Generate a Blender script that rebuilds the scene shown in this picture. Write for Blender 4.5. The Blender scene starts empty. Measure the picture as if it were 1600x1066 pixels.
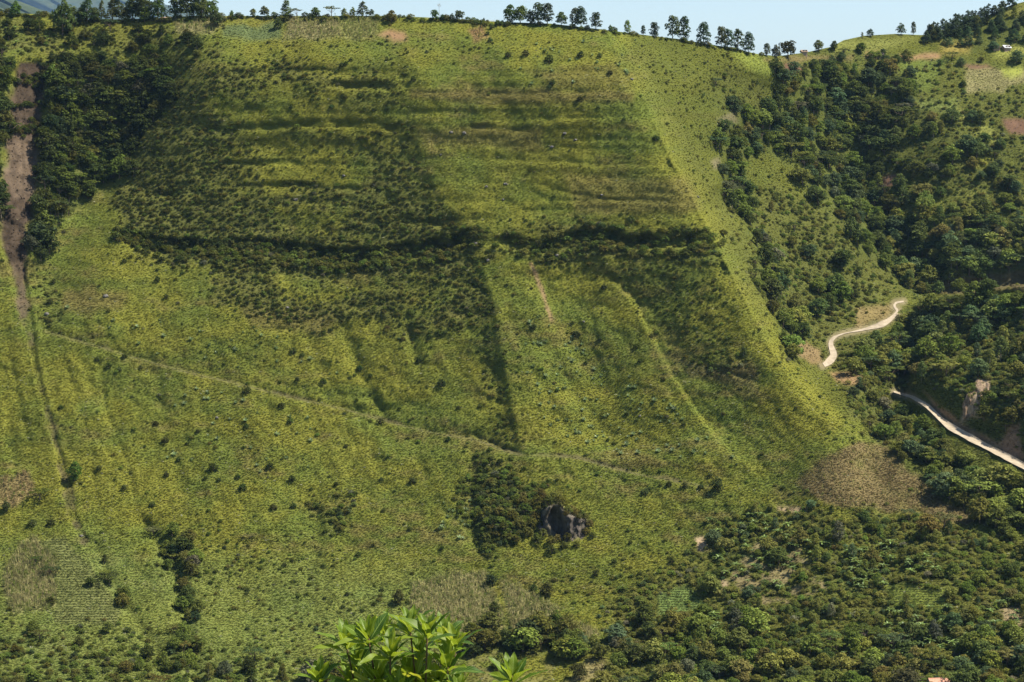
import bpy, math, random
import numpy as np
from mathutils import Vector, Matrix

# ------------------------------------------------------------------ camera, sky, sun, exposure
SC = bpy.context.scene
COL = SC.collection
FOC = 3208.0                      # focal length in pixels of a 1600 px wide picture
PITCH = math.radians(-5.9)
CAMZ = 200.0
cam_data = bpy.data.cameras.new('camera')
cam_data.sensor_width = 36.0
cam_data.lens = 36.0 * FOC / 1600.0
cam_data.clip_start = 0.1
cam_data.clip_end = 30000.0
cam = bpy.data.objects.new('camera', cam_data)
cam.location = (0, 0, CAMZ)
cam.rotation_euler = (math.pi / 2 + PITCH, 0, 0)
COL.objects.link(cam)
SC.camera = cam

SUN_EL = math.radians(57.0)
SUN_AZ = math.radians(-4.0)       # measured from +X (the right) towards +Y (away from the viewer)
sun_dir = Vector((math.cos(SUN_EL) * math.cos(SUN_AZ), math.cos(SUN_EL) * math.sin(SUN_AZ), math.sin(SUN_EL)))
world = bpy.data.worlds.new('World')
SC.world = world
world.use_nodes = True
wn = world.node_tree
wn.nodes.clear()
sky = wn.nodes.new('ShaderNodeTexSky')
sky.sky_type = 'NISHITA'
sky.sun_disc = False
sky.sun_elevation = SUN_EL
sky.sun_rotation = math.pi / 2 - SUN_AZ
sky.altitude = 1200
sky.air_density = 1.0
sky.dust_density = 1.0
sky.ozone_density = 1.0
bg = wn.nodes.new('ShaderNodeBackground')
bg.inputs['Strength'].default_value = 0.085
wo = wn.nodes.new('ShaderNodeOutputWorld')
wn.links.new(sky.outputs[0], bg.inputs['Color'])
wn.links.new(bg.outputs[0], wo.inputs['Surface'])

sl = bpy.data.lights.new('sun', 'SUN')
sl.energy = 5.0
sl.angle = math.radians(0.5)
sl.color = (1.0, 0.92, 0.79)
so = bpy.data.objects.new('sun', sl)
so.rotation_euler = (-sun_dir).to_track_quat('-Z', 'Y').to_euler()
so.location = (300, 500, 900)
COL.objects.link(so)

SC.view_settings.view_transform = 'Standard'
SC.view_settings.look = 'None'
SC.view_settings.gamma = 1.0
SC.view_settings.exposure = 0.92
SC.render.engine = 'CYCLES'
cy = SC.cycles
cy.max_bounces = 5
cy.diffuse_bounces = 2
cy.glossy_bounces = 1
cy.transmission_bounces = 3
cy.transparent_max_bounces = 4
cy.volume_bounces = 0
cy.caustics_reflective = False
cy.caustics_refractive = False

rng = np.random.default_rng(11)
random.seed(5)

# ------------------------------------------------------------------ numeric helpers
CP, SP = math.cos(PITCH), math.sin(PITCH)


def ray(u, v):
    a = (np.asarray(u, float) - 800.0) / FOC
    b = (533.0 - np.asarray(v, float)) / FOC
    y = CP - b * SP
    z = SP + b * CP
    return a / y, z / y           # x and z per metre of forward distance


def world_at(u, v, d):
    x, z = ray(u, v)
    return np.stack([x * d, np.asarray(d, float) + 0 * x, CAMZ + z * d], -1)


_tab = rng.random((256, 256))


def vnoise(x, y, k=0):
    x = np.asarray(x, float) + 37.3 * k
    y = np.asarray(y, float) + 91.7 * k
    xi = np.floor(x).astype(int)
    yi = np.floor(y).astype(int)
    fx = x - xi
    fy = y - yi
    fx = fx * fx * (3 - 2 * fx)
    fy = fy * fy * (3 - 2 * fy)
    a = _tab[xi & 255, yi & 255]
    b = _tab[(xi + 1) & 255, yi & 255]
    c = _tab[xi & 255, (yi + 1) & 255]
    d = _tab[(xi + 1) & 255, (yi + 1) & 255]
    return (a * (1 - fx) + b * fx) * (1 - fy) + (c * (1 - fx) + d * fx) * fy


def fbm(x, y, k=0, n=3):
    s = 0.0
    a = 1.0
    t = 0.0
    for i in range(n):
        s = s + a * vnoise(x * 2 ** i, y * 2 ** i, k + 3 * i)
        t += a
        a *= 0.5
    return s / t


def sstep(a, b, x):
    t = np.clip((x - a) / (b - a), 0, 1)
    return t * t * (3 - 2 * t)


def tps(pts, U, V):
    p = np.array(pts, float)
    xy = p[:, :2] / 500.0
    n = len(p)

    def ker(r2):
        return 0.5 * r2 * np.log(r2 + 1e-12)
    K = ker(((xy[:, None] - xy[None]) ** 2).sum(-1)) + np.eye(n) * 1e-5
    A = np.zeros((n + 3, n + 3))
    A[:n, :n] = K
    A[:n, n] = 1
    A[:n, n + 1:] = xy
    A[n, :n] = 1
    A[n + 1:, :n] = xy.T
    w = np.linalg.solve(A, np.concatenate([p[:, 2], np.zeros(3)]))
    X = np.asarray(U, float).ravel() / 500.0
    Y = np.asarray(V, float).ravel() / 500.0
    out = w[n] + w[n + 1] * X + w[n + 2] * Y
    for i in range(n):
        out += w[i] * ker((X - xy[i, 0]) ** 2 + (Y - xy[i, 1]) ** 2)
    return out.reshape(np.shape(U))


# raster of the visible ground: direction (u, v) -> horizontal distance
U0, U1, V0, V1, ST = -180, 1780, -80, 1124, 3
gu = np.arange(U0, U1 + 1, ST).astype(float)
gv = np.arange(V0, V1 + 1, ST).astype(float)
GU, GV = np.meshgrid(gu, gv)      # rows = v


def line(pts, q):
    p = np.array(pts, float)
    return np.interp(q, p[:, 0], p[:, 1])


def line_v(pts, v):               # u as a function of v
    p = np.array(pts, float)
    return np.interp(v, p[:, 1], p[:, 0])


def segdist(pts, U, V):
    """distance to a polyline and the parameter (0..1) along it"""
    best = np.full(np.shape(U), 1e9)
    par = np.zeros(np.shape(U))
    n = len(pts) - 1
    for i in range(n):
        (ax, ay), (bx, by) = pts[i], pts[i + 1]
        dx, dy = bx - ax, by - ay
        t = np.clip(((U - ax) * dx + (V - ay) * dy) / (dx * dx + dy * dy + 1e-9), 0, 1)
        d = np.hypot(U - ax - t * dx, V - ay - t * dy)
        m = d < best
        best = np.where(m, d, best)
        par = np.where(m, (i + t) / n, par)
    return best, par


def poly(pts, U, V, feather=8.0):
    """soft inside test"""
    inside = np.zeros(np.shape(U), bool)
    n = len(pts)
    j = n - 1
    for i in range(n):
        xi, yi = pts[i]
        xj, yj = pts[j]
        c = ((yi > V) != (yj > V)) & (U < (xj - xi) * (V - yi) / (yj - yi + 1e-9) + xi)
        inside ^= c
        j = i
    d, _ = segdist(list(pts) + [pts[0]], U, V)
    s = np.where(inside, d, -d)
    return sstep(-feather, feather, s)


# ------------------------------------------------------------------ the shape of the land
SKYLINE = [(-200, 22), (0, 20), (80, 23), (110, 30), (160, 31), (240, 29), (300, 25), (350, 25), (420, 25), (520, 25), (600, 25), (660, 27),
           (700, 29), (760, 33), (800, 35), (860, 37), (940, 46), (1000, 54), (1060, 61), (1100, 68), (1150, 76), (1180, 84), (1215, 88),
           (1260, 82), (1300, 73), (1318, 63), (1350, 56), (1400, 53), (1440, 55), (1462, 52), (1500, 40), (1540, 25), (1560, 17), (1580, 8),
           (1600, 3), (1780, -62)]
CREST = [(950, 46), (962, 80), (985, 120), (1002, 150), (1030, 210), (1060, 270), (1095, 335), (1130, 400), (1165, 470), (1200, 540), (1235, 590),
         (1275, 630), (1335, 685), (1335, 1130)]

M = []
for v, row in {
    -60: [(-180, 1065), (200, 1068), (600, 1066), (980, 1062), (1400, 1062)],
    25: [(-180, 1010), (0, 1006), (200, 1011), (400, 1013), (600, 1007), (800, 1003), (950, 1000)],
    60: [(0, 984), (200, 992), (400, 993), (600, 985), (800, 979), (955, 978)],
    100: [(-180, 966), (0, 962), (150, 978), (350, 970), (500, 965), (640, 960), (800, 957), (900, 957), (972, 958)],
    170: [(0, 944), (150, 963), (350, 954), (500, 949), (640, 944), (800, 941), (1010, 938)],
    250: [(-180, 928), (0, 926), (150, 950), (350, 941), (500, 936), (640, 930), (800, 925), (950, 922), (1048, 918)],
    320: [(0, 909), (150, 926), (350, 923), (500, 919), (660, 914), (800, 910), (1085, 902)],
    390: [(-180, 896), (0, 892), (120, 902), (300, 905), (500, 905), (640, 901), (760, 896), (900, 892), (1000, 889), (1122, 884)],
    500: [(-180, 868), (0, 866), (200, 870), (400, 875), (600, 876), (780, 868), (950, 866), (1100, 859), (1178, 853)],
    600: [(-180, 842), (0, 841), (200, 845), (400, 850), (600, 852), (800, 843), (1000, 841), (1150, 834), (1245, 827)],
    700: [(-180, 815), (0, 814), (200, 819), (400, 824), (600, 826), (800, 818), (1000, 815), (1200, 805), (1335, 795)],
    800: [(-180, 785), (0, 784), (200, 789), (400, 794), (600, 796), (800, 791), (1000, 787), (1200, 774), (1335, 762)],
    900: [(-180, 751), (0, 751), (200, 757), (400, 762), (600, 763), (800, 759), (1000, 752), (1200, 737), (1335, 727)],
    1000: [(-180, 711), (0, 711), (200, 717), (400, 722), (600, 724), (800, 721), (1000, 713), (1200, 699), (1335, 690)],
    1066: [(-180, 681), (0, 681), (400, 690), (800, 689), (1000, 681), (1335, 662)],
    1120: [(-180, 654), (0, 654), (400, 662), (800, 661), (1000, 654), (1335, 638)],
}.items():
    for u, d in row:
        M.append((u, v, d))

R = [(1040, 80, 1012), (1100, 88, 1030), (1150, 92, 1045), (1190, 98, 1056), (1215, 104, 1066), (1060, 125, 990), (1110, 150, 1012), (1150, 135, 1036),
     (1200, 140, 1056), (1240, 112, 1078), (1076, 200, 965), (1106, 215, 982), (1135, 200, 1004), (1160, 220, 1020), (1200, 200, 1042),
     (1230, 180, 1058), (1095, 290, 934), (1118, 290, 950), (1138, 300, 980), (1200, 300, 1005), (1260, 280, 1032), (1152, 400, 904),
     (1182, 400, 924), (1204, 400, 952), (1260, 380, 984), (1330, 370, 1002), (1196, 500, 870), (1214, 500, 888), (1240, 500, 916),
     (1300, 480, 948), (1380, 460, 976), (1240, 580, 846), (1262, 575, 866), (1300, 575, 888), (1350, 520, 926), (1310, 640, 822), (1340, 600, 858),
     (1400, 560, 898), (1425, 505, 943), (1405, 472, 966), (1310, 528, 915), (1310, 150, 1095), (1310, 220, 1080), (1320, 280, 1060),
     (1360, 330, 1045), (1400, 390, 1025), (1430, 440, 1005), (1260, 84, 1112), (1300, 74, 1126), (1320, 62, 1140), (1400, 54, 1165),
     (1450, 53, 1176), (1540, 25, 1192), (1600, 3, 1197), (1780, -62, 1235), (1300, 97, 1110), (1400, 90, 1140), (1500, 90, 1150), (1600, 90, 1152),
     (1380, 150, 1110), (1450, 150, 1112), (1550, 150, 1116), (1620, 150, 1118), (1780, 150, 1130), (1400, 230, 1084), (1480, 230, 1070),
     (1560, 230, 1076), (1640, 230, 1080), (1400, 300, 1058), (1500, 300, 1049), (1620, 300, 1050), (1780, 300, 1060), (1460, 370, 1030),
     (1550, 370, 1022), (1660, 370, 1025), (1480, 425, 1006), (1620, 418, 1002), (1480, 452, 1003), (1620, 447, 999), (1500, 500, 985), (1700, 500, 970),
     (1380, 650, 848), (1400, 700, 806), (1450, 760, 780), (1520, 800, 758), (1620, 830, 740), (1620, 900, 708), (1450, 900, 716), (1350, 720, 800),
     (1620, 1000, 668), (1450, 1000, 678), (1620, 1066, 640), (1450, 1066, 650), (1620, 1120, 612), (1450, 1120, 624), (1780, 1000, 655),
     (1780, 800, 745), (1600, 700, 800), (1500, 690, 815), (1780, 650, 860), (1500, 620, 870), (1650, 580, 900)]

F = [(1440, 474, 928), (1500, 461, 908), (1600, 448, 886), (1780, 430, 868), (1480, 510, 902), (1550, 510, 886), (1650, 510, 866), (1780, 510, 848),
     (1470, 550, 876), (1540, 555, 858), (1620, 555, 842), (1780, 560, 822), (1450, 585, 848), (1500, 590, 834), (1570, 600, 819), (1640, 610, 806),
     (1400, 612, 858), (1450, 636, 834), (1480, 666, 817), (1540, 697, 799), (1600, 728, 781), (1780, 815, 732), (1500, 640, 820), (1560, 665, 803),
     (1620, 690, 789), (1780, 740, 752), (1400, 640, 848), (1450, 670, 820), (1520, 722, 790), (1600, 765, 766), (1400, 700, 806), (1450, 760, 780),
     (1520, 800, 758), (1620, 830, 740), (1420, 500, 945), (1410, 560, 896), (1620, 900, 708), (1450, 900, 716)]
FCREST = [(1400, 486), (1425, 479), (1440, 473), (1480, 462), (1520, 455), (1600, 446), (1780, 428)]
ROAD_B = [(1396, 612), (1425, 620), (1450, 635), (1470, 655), (1485, 667), (1520, 686), (1540, 697), (1570, 712), (1602, 729), (1660, 760), (1780, 826)]
ROAD_A = [(1412, 471), (1398, 473), (1396, 479), (1404, 485), (1396, 495), (1386, 503), (1372, 509), (1345, 516), (1318, 521), (1303, 527), (1297, 535),
          (1300, 546), (1304, 555), (1296, 565), (1285, 572)]
TRAIL = [(70, 518), (110, 530), (150, 541), (200, 556), (250, 570), (300, 584), (350, 595), (400, 607), (450, 621), (500, 631), (540, 640), (600, 658),
         (640, 668), (680, 677), (720, 684), (745, 688), (770, 697), (790, 706), (815, 712), (870, 713), (905, 717), (930, 724), (965, 734), (1000, 742),
         (1060, 753), (1110, 762)]

DM = tps(M, GU, GV)
cp = []
for v in np.concatenate([np.arange(40, 700, 22), np.arange(700, 1125, 45)]):
    cp.append((float(line_v(CREST, v)), float(v)))
cu = np.array([p[0] for p in cp])
cv = np.array([p[1] for p in cp])
cd = tps(M, cu, cv)
R = R + [(a, b, c) for a, b, c in zip(cu, cv, cd)]
DR = tps(R, GU, GV)
DF = tps(F, GU, GV)
UC = line_v(CREST, GV) + (fbm(GV / 30, GV * 0, 8) - 0.5) * 12 * (GV < 690)
D = np.where(GU < UC, DM, DR)
wb = sstep(1225, 1450, GU)
wl = sstep(670, 715, GV)
D = D * (1 - wl) + (DM * (1 - wb) + DR * wb) * wl
VF = line(FCREST, GU)
VR = line(ROAD_B, GU)
wf = (GV > VF) * sstep(1408, 1440, GU) * (1 - sstep(VR + 25, VR + 70, GV))
D = D * (1 - wf) + DF * wf

D += 3.0 * np.exp(-((GU - UC) / 16) ** 2) * (GV < 700)
# folds of the main face
RIB_A = [(640, 60), (633, 140), (655, 230), (690, 310), (738, 385), (768, 450), (782, 540), (798, 620), (814, 700)]
du = GU - line_v(RIB_A, GV)
amp = np.interp(GV, [60, 130, 250, 330, 430, 600, 680, 712], [0, 0.8, 1.6, 2.0, 3.2, 6.5, 6, 0])
D += np.where(du < 0, amp * (1 - np.exp(du / 17)) * np.exp(du / 150), 0)
amp2 = np.interp(GV, [60, 200, 400, 480, 680, 720], [0, 2, 3.5, 8, 8, 0])
D += np.where(du > 0, amp2 * sstep(0, 150, du) * np.exp(-np.clip(du - 150, 0, 999) / 160), 0)
RIB_B = [(930, 420), (985, 470), (1010, 520), (1040, 580), (1080, 640), (1130, 700), (1190, 745)]
du = GU - line_v(RIB_B, GV)
amp = np.interp(GV, [415, 480, 600, 700, 745], [0, 2.4, 2.6, 1.6, 0])
D += np.where((du > 0) & (GU < UC), amp * sstep(0, 10, du) * np.clip(1 - du / 140, 0, 1), 0)
for pts, a, w in [([(245, 110), (190, 200), (130, 320), (75, 430)], 13.0, 48), ([(1290, 120), (1320, 230), (1350, 330), (1425, 440)], 12.0, 42),
                  ([(800, 500), (860, 560), (920, 640), (960, 700)], 1.6, 16), ([(850, 440), (900, 540), (960, 620), (1010, 690)], 1.5, 18),
                  ([(540, 520), (560, 580), (600, 650)], 2.0, 12), ([(640, 520), (655, 575)], 2.2, 9), ([(150, 545), (165, 640), (205, 740), (215, 800)], 0.6, 5),
                  ([(250, 600), (256, 680)], 0.5, 5), ([(100, 560), (140, 690), (152, 800)], 0.5, 5), ([(15, 560), (45, 690), (60, 740)], 0.6, 5),
                  ([(225, 820), (262, 860), (285, 930), (295, 1000), (310, 1080)], 4.0, 13), ([(490, 790), (497, 850), (480, 900)], 1.8, 12),
                  ([(740, 720), (735, 800), (745, 860)], 2.5, 14), ([(150, 860), (185, 930), (240, 1010), (270, 1070)], 2.5, 12)]:
    d, _ = segdist(pts, GU, GV)
    D += a * np.exp(-(d / w) ** 2)
# the landslide channel
SCAR = [(47, 96), (44, 150), (36, 230), (30, 300), (22, 370), (28, 430), (42, 500), (62, 600), (78, 660), (92, 710), (104, 760), (116, 815), (135, 850)]
ds, ts = segdist(SCAR, GU, GV)
sw = np.interp(GV, [90, 110, 200, 330, 390, 420, 500, 560, 700, 760, 830], [10, 29, 29, 27, 22, 12, 10, 5, 5, 9, 7])
D += np.interp(GV, [90, 110, 400, 500, 850], [0, 5, 4, 1.3, 0.8]) * (1 - sstep(sw * 0.75, sw * 1.25, ds))
D += (1 - sstep(sw * 0.75, sw * 1.1, ds)) * ((fbm(GU / 6, GV / 12, 18, 3) - 0.5) * 3.0) * (GV > 95) * (GV < 480)

# cliff bands: under a lip the face is cut back
BANDS = [
    ([(190, 380), (240, 395), (330, 406), (400, 400), (460, 407), (540, 416), (600, 412), (640, 406), (700, 396), (748, 381)], 26, 4.6),
    ([(785, 390), (830, 398), (870, 395), (905, 382), (940, 379), (1000, 391), (1070, 389), (1120, 386)], 20, 4.2),
    ([(500, 139), (560, 143), (605, 142), (626, 140)], 11, 3.4), ([(300, 128), (420, 118), (520, 122), (620, 118)], 12, 2.2),
    ([(300, 212), (420, 206), (520, 203), (640, 208)], 13, 2.2), ([(690, 207), (760, 203), (830, 209)], 7, 1.5),
    ([(380, 297), (470, 296), (560, 303), (600, 298)], 9, 2.2), ([(560, 318), (480, 322), (400, 316)][::-1], 7, 1.2), ([(625, 347), (690, 356), (715, 352)], 10, 2.6),
    ([(200, 300), (260, 308), (330, 302)], 12, 2.6), ([(500, 480), (560, 487), (640, 470)], 10, 2.2), ([(400, 515), (470, 522)], 8, 1.6),
    ([(640, 146), (760, 150), (900, 148), (985, 152)], 6, 1.0), ([(760, 252), (860, 256), (960, 262), (1045, 262)], 7, 1.1),
    ([(860, 300), (960, 316), (1080, 322)], 7, 1.0), ([(700, 440), (745, 455), (765, 470)], 10, 2.6), ([(690, 490), (735, 500), (765, 498)], 10, 2.6),
    ([(1090, 575), (1150, 590), (1185, 600)], 8, 1.2), ([(120, 470), (160, 478), (200, 470)], 6, 0.9), ([(330, 255), (400, 262), (470, 258)], 9, 1.2),
    ([(640, 300), (720, 290), (800, 290)], 6, 0.9), ([(420, 430), (500, 440), (560, 438)], 7, 1.2), ([(1480, 455), (1540, 452), (1600, 447), (1780, 430)], 14, 2.0)]
wob = (fbm(GU / 40, GV / 400, 5) - 0.5) * 8
for pts, h, a in BANDS:
    p = np.array(pts, float)
    vb = np.interp(GU, p[:, 0], p[:, 1]) + wob
    s = vb - GV                   # >0 above the foot of the band
    hh = h * (0.6 + 0.8 * fbm(GU / 25, GV * 0 + h, 9))
    along = sstep(p[0, 0] - 14, p[0, 0] + 30, GU) * (1 - sstep(p[-1, 0] - 30, p[-1, 0] + 14, GU))
    a = a if h > 15 else a * 0.65
    D += a * along * sstep(-1, 3, s) * (1 - sstep(hh - 3, hh + 4, s)) * np.clip(0.05 + 1.6 * fbm(GU / 22, GV / 30, 14), 0.2, 1.5)
# trail bench with a low cut bank
vt = line(TRAIL, GU)
s = vt - GV
al = sstep(60, 90, GU) * (1 - sstep(1100, 1125, GU))
D += al * 1.7 * sstep(-2.5, 2.0, s) * np.exp(-np.clip(s, 0, 99) / 14)
D += al * 1.6 * np.exp(-((s - 4) / 5) ** 2) * (sstep(735, 750, GU) * (1 - sstep(800, 812, GU)) + 0.6 * sstep(905, 925, GU) * (1 - sstep(930, 940, GU)))
# bench of the lower road, cut bank above it
s = VR - GV
al = sstep(1392, 1410, GU)
D += al * (6.0 * sstep(-4, 4, s) * np.exp(-np.clip(s, 0, 200) / 45) - 3.0 * sstep(0, 5, -s) * np.exp(-np.clip(-s, 0, 99) / 16))
# rocky knob with the small cave
D -= 4.5 * np.exp(-(((GU - 795) / 48) ** 2 + ((GV - 812) / 36) ** 2))
cave = poly([(846, 800), (856, 789), (874, 786), (886, 800), (905, 806), (917, 812), (917, 834), (900, 842), (884, 846), (868, 838), (850, 832)], GU, GV, 4)
deep = poly([(856, 806), (864, 791), (873, 793), (880, 812), (884, 838), (872, 842), (862, 822)], GU, GV, 4)
VB = np.interp(GU, [843, 852, 868, 884, 900, 917], [834, 838, 844, 848, 846, 836])
DB = np.zeros_like(GU) + 1e9
col_ = np.array([D[min(D.shape[0] - 1, int((np.interp(x, [843, 852, 868, 884, 900, 917], [834, 838, 844, 848, 846, 836]) - V0) / ST)), i] for i, x in enumerate(gu)])
wall_ = col_[None, :] + 1.6 + 0.05 * (VB - GV) + 1.4 * (fbm(GU / 5, GV / 25, 15) - 0.5)
D = D * (1 - cave) + np.minimum(wall_, D + 6) * cave
D += deep * 6.0 + cave * (fbm(GU / 4.5, GV / 7, 19, 3) - 0.5) * 3.0

# erosion runnels down the lower slope, faint ledges across the upper face
lean = np.interp(GU, [0, 300, 800, 1100], [0.12, 0.22, 0.48, 0.62])
UU = GU - lean * (GV - 600)
RUN = fbm(UU / 15, GV / 240, 16, 3)
wr = sstep(400, 520, GV) * (1 - sstep(820, 900, GV)) * (GU < UC)
D += wr * (RUN - 0.5) * 0.9
LEDGE = fbm(GU / 230, GV / 8.0, 17, 3)
wl2 = (1 - sstep(380, 480, GV)) * sstep(60, 110, GV) * (GU < UC)
D += wl2 * (LEDGE - 0.5) * 1.4
# roughness of the ground itself
rough = 1.0 - 0.5 * poly([(0, 840), (90, 850), (260, 1010), (440, 1080), (0, 1080)], GU, GV, 20)
D += rough * ((fbm(GU / 95, GV / 70, 1) - 0.5) * 3.6 + (fbm(GU / 34, GV / 26, 2) - 0.5) * 2.0 + (fbm(GU / 13, GV / 10, 3, 2) - 0.5) * 1.3)


def bil(A, u, v):
    x = np.clip((np.asarray(u, float) - U0) / ST, 0, A.shape[1] - 1.001)
    y = np.clip((np.asarray(v, float) - V0) / ST, 0, A.shape[0] - 1.001)
    xi = x.astype(int)
    yi = y.astype(int)
    fx = x - xi
    fy = y - yi
    if A.ndim == 3:
        fx = fx[..., None]
        fy = fy[..., None]
    return (A[yi, xi] * (1 - fx) + A[yi, xi + 1] * fx) * (1 - fy) + (A[yi + 1, xi] * (1 - fx) + A[yi + 1, xi + 1] * fx) * fy


def sky_v(u):
    return line(SKYLINE, u)


def ground(u, v):
    """point of the ground seen in direction (u, v)"""
    return world_at(u, v, bil(D, u, v))


# ------------------------------------------------------------------ land cover (what grows where), as albedo and densities
def lin(c):
    return np.array(c, float)


GY = lin((0.146, 0.147, 0.025))
GG = lin((0.103, 0.127, 0.025))
GB = lin((0.130, 0.108, 0.036))
GD = lin((0.078, 0.082, 0.024))
SOIL = lin((0.086, 0.064, 0.044))
RED = lin((0.135, 0.082, 0.052))
DRY = lin((0.245, 0.225, 0.10))
ROCK = lin((0.22, 0.19, 0.15))

n1 = fbm(GU / 130, GV / 80, 21, 4)
n2 = fbm(GU / 42, GV / 24, 22, 4)
n3 = fbm(GU / 12, GV / 7, 23, 3)
m = sstep(0.35, 0.68, 0.55 * n1 + 0.45 * n2)
C = GY * (1 - m[..., None]) + GG * m[..., None]
m = sstep(0.52, 0.72, 0.35 * n1 + 0.4 * fbm(GU / 60, GV / 16, 25, 4) + 0.25 * n3)
C = C * (1 - 0.75 * m[..., None]) + GB * 0.75 * m[..., None]
C *= (0.84 + 0.32 * n3)[..., None]
C *= (1 + wr * (RUN - 0.5) * 0.45 + wl2 * (LEDGE - 0.5) * 0.5)[..., None]
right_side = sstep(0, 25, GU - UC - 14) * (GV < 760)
C = C * (1 - 0.8 * right_side[..., None]) + np.array([0.075, 0.085, 0.018]) * (0.75 + 0.5 * fbm(GU / 28, GV / 20, 24, 3)[..., None]) * 0.8 * right_side[..., None]  # greener grass, its colour also darkened to offset the sun on this face
FOREST = np.zeros_like(GU)
SCRUB = np.zeros_like(GU) + 0.015 + 0.05 * sstep(0.55, 0.75, n2)
GRASS = np.ones_like(GU)
CORN = np.zeros_like(GU)


def paint(mask, col, k=1.0):
    global C
    a = np.clip(mask * k, 0, 1)[..., None]
    C = C * (1 - a) + (np.asarray(col) * (0.8 + 0.4 * n3[..., None])) * a


def P_(pts, f=10, ragged=16):
    ju = (fbm(GU / 30, GV / 30, 31) - 0.5) * 2 * ragged
    jv = (fbm(GU / 30, GV / 30, 32) - 0.5) * 2 * ragged
    return poly(pts, GU + ju, GV + jv, f)


# forests
for pts, k in [
    ([(75, 95), (190, 92), (240, 98), (275, 130), (258, 180), (205, 230), (200, 280), (160, 310), (110, 340), (60, 420), (50, 370), (65, 300), (75, 200)], 1.0),
    ([(-180, 90), (12, 95), (16, 170), (8, 300), (2, 340), (-180, 400)], 0.9),
    ([(1215, 108), (1290, 112), (1420, 112), (1430, 160), (1400, 230), (1380, 280), (1420, 350), (1445, 420), (1410, 462), (1370, 420), (1320, 360),
      (1270, 300), (1230, 262), (1190, 240), (1150, 255), (1122, 245), (1120, 200), (1160, 180), (1195, 195), (1208, 150)], 0.82),
    ([(1105, 112), (1140, 150), (1150, 190), (1130, 200), (1110, 160)], 0.5),
    ([(1116, 245), (1160, 260), (1180, 340), (1220, 440), (1240, 500), (1285, 565), (1240, 565), (1195, 455), (1150, 340)], 0.75),
    ([(1440, 390), (1520, 350), (1780, 330), (1780, 440), (1600, 440), (1440, 470), (1405, 440)], 1.0),
    ([(1420, 170), (1500, 170), (1620, 250), (1780, 250), (1780, 340), (1500, 350), (1430, 380), (1400, 320), (1390, 250)], 0.26),
    ([(1452, 56), (1540, 27), (1590, 20), (1780, -30), (1780, 60), (1600, 75), (1480, 76)], 1.0),
    ([(1205, 62), (1300, 82), (1420, 80), (1600, 100), (1600, 115), (1380, 112), (1290, 96), (1220, 100)], 0.55),
    ([(1330, 600), (1390, 510), (1435, 482), (1480, 520), (1440, 590), (1396, 622), (1480, 690), (1600, 750), (1780, 850), (1780, 960), (1600, 900),
      (1500, 810), (1420, 745), (1370, 680)], 0.55),
    ([(1440, 480), (1600, 455), (1780, 440), (1780, 760), (1600, 690), (1540, 660), (1500, 630), (1440, 590)], 0.34),
    ([(930, 1130), (935, 1000), (960, 985), (1090, 945), (1130, 985), (1200, 1005), (1350, 1000), (1450, 965), (1600, 1005), (1780, 1010), (1780, 1130)], 0.36),
    ([(1085, 835), (1220, 782), (1480, 812), (1600, 900), (1780, 960), (1780, 1010), (1600, 1000), (1350, 1000), (1200, 1000), (1110, 930)], 0.2),
    ([(735, 992), (930, 990), (942, 1018), (900, 1030), (735, 1020)], 1.0),
    ([(-180, 965), (250, 1000), (440, 1060), (720, 1050), (720, 1130), (-180, 1130)], 0.10),
    ([(250, 842), (300, 850), (318, 885), (290, 898), (258, 880)], 0.9), ([(284, 920), (312, 930), (330, 1060), (280, 1060)], 0.7),
    ([(150, 890), (175, 900), (215, 960), (190, 965)], 0.7), ([(-180, 20), (80, 25), (95, 90), (-180, 92)], 0.22), ([(85, 35), (340, 40), (300, 92), (80, 92)], 0.25),
    ([(1300, 330), (1330, 350), (1350, 440), (1260, 400)], 0.25), ([(1210, 330), (1330, 420), (1380, 470), (1300, 500), (1240, 470)], 0.22),
]:
    FOREST = np.maximum(FOREST, P_(pts) * k)
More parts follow.
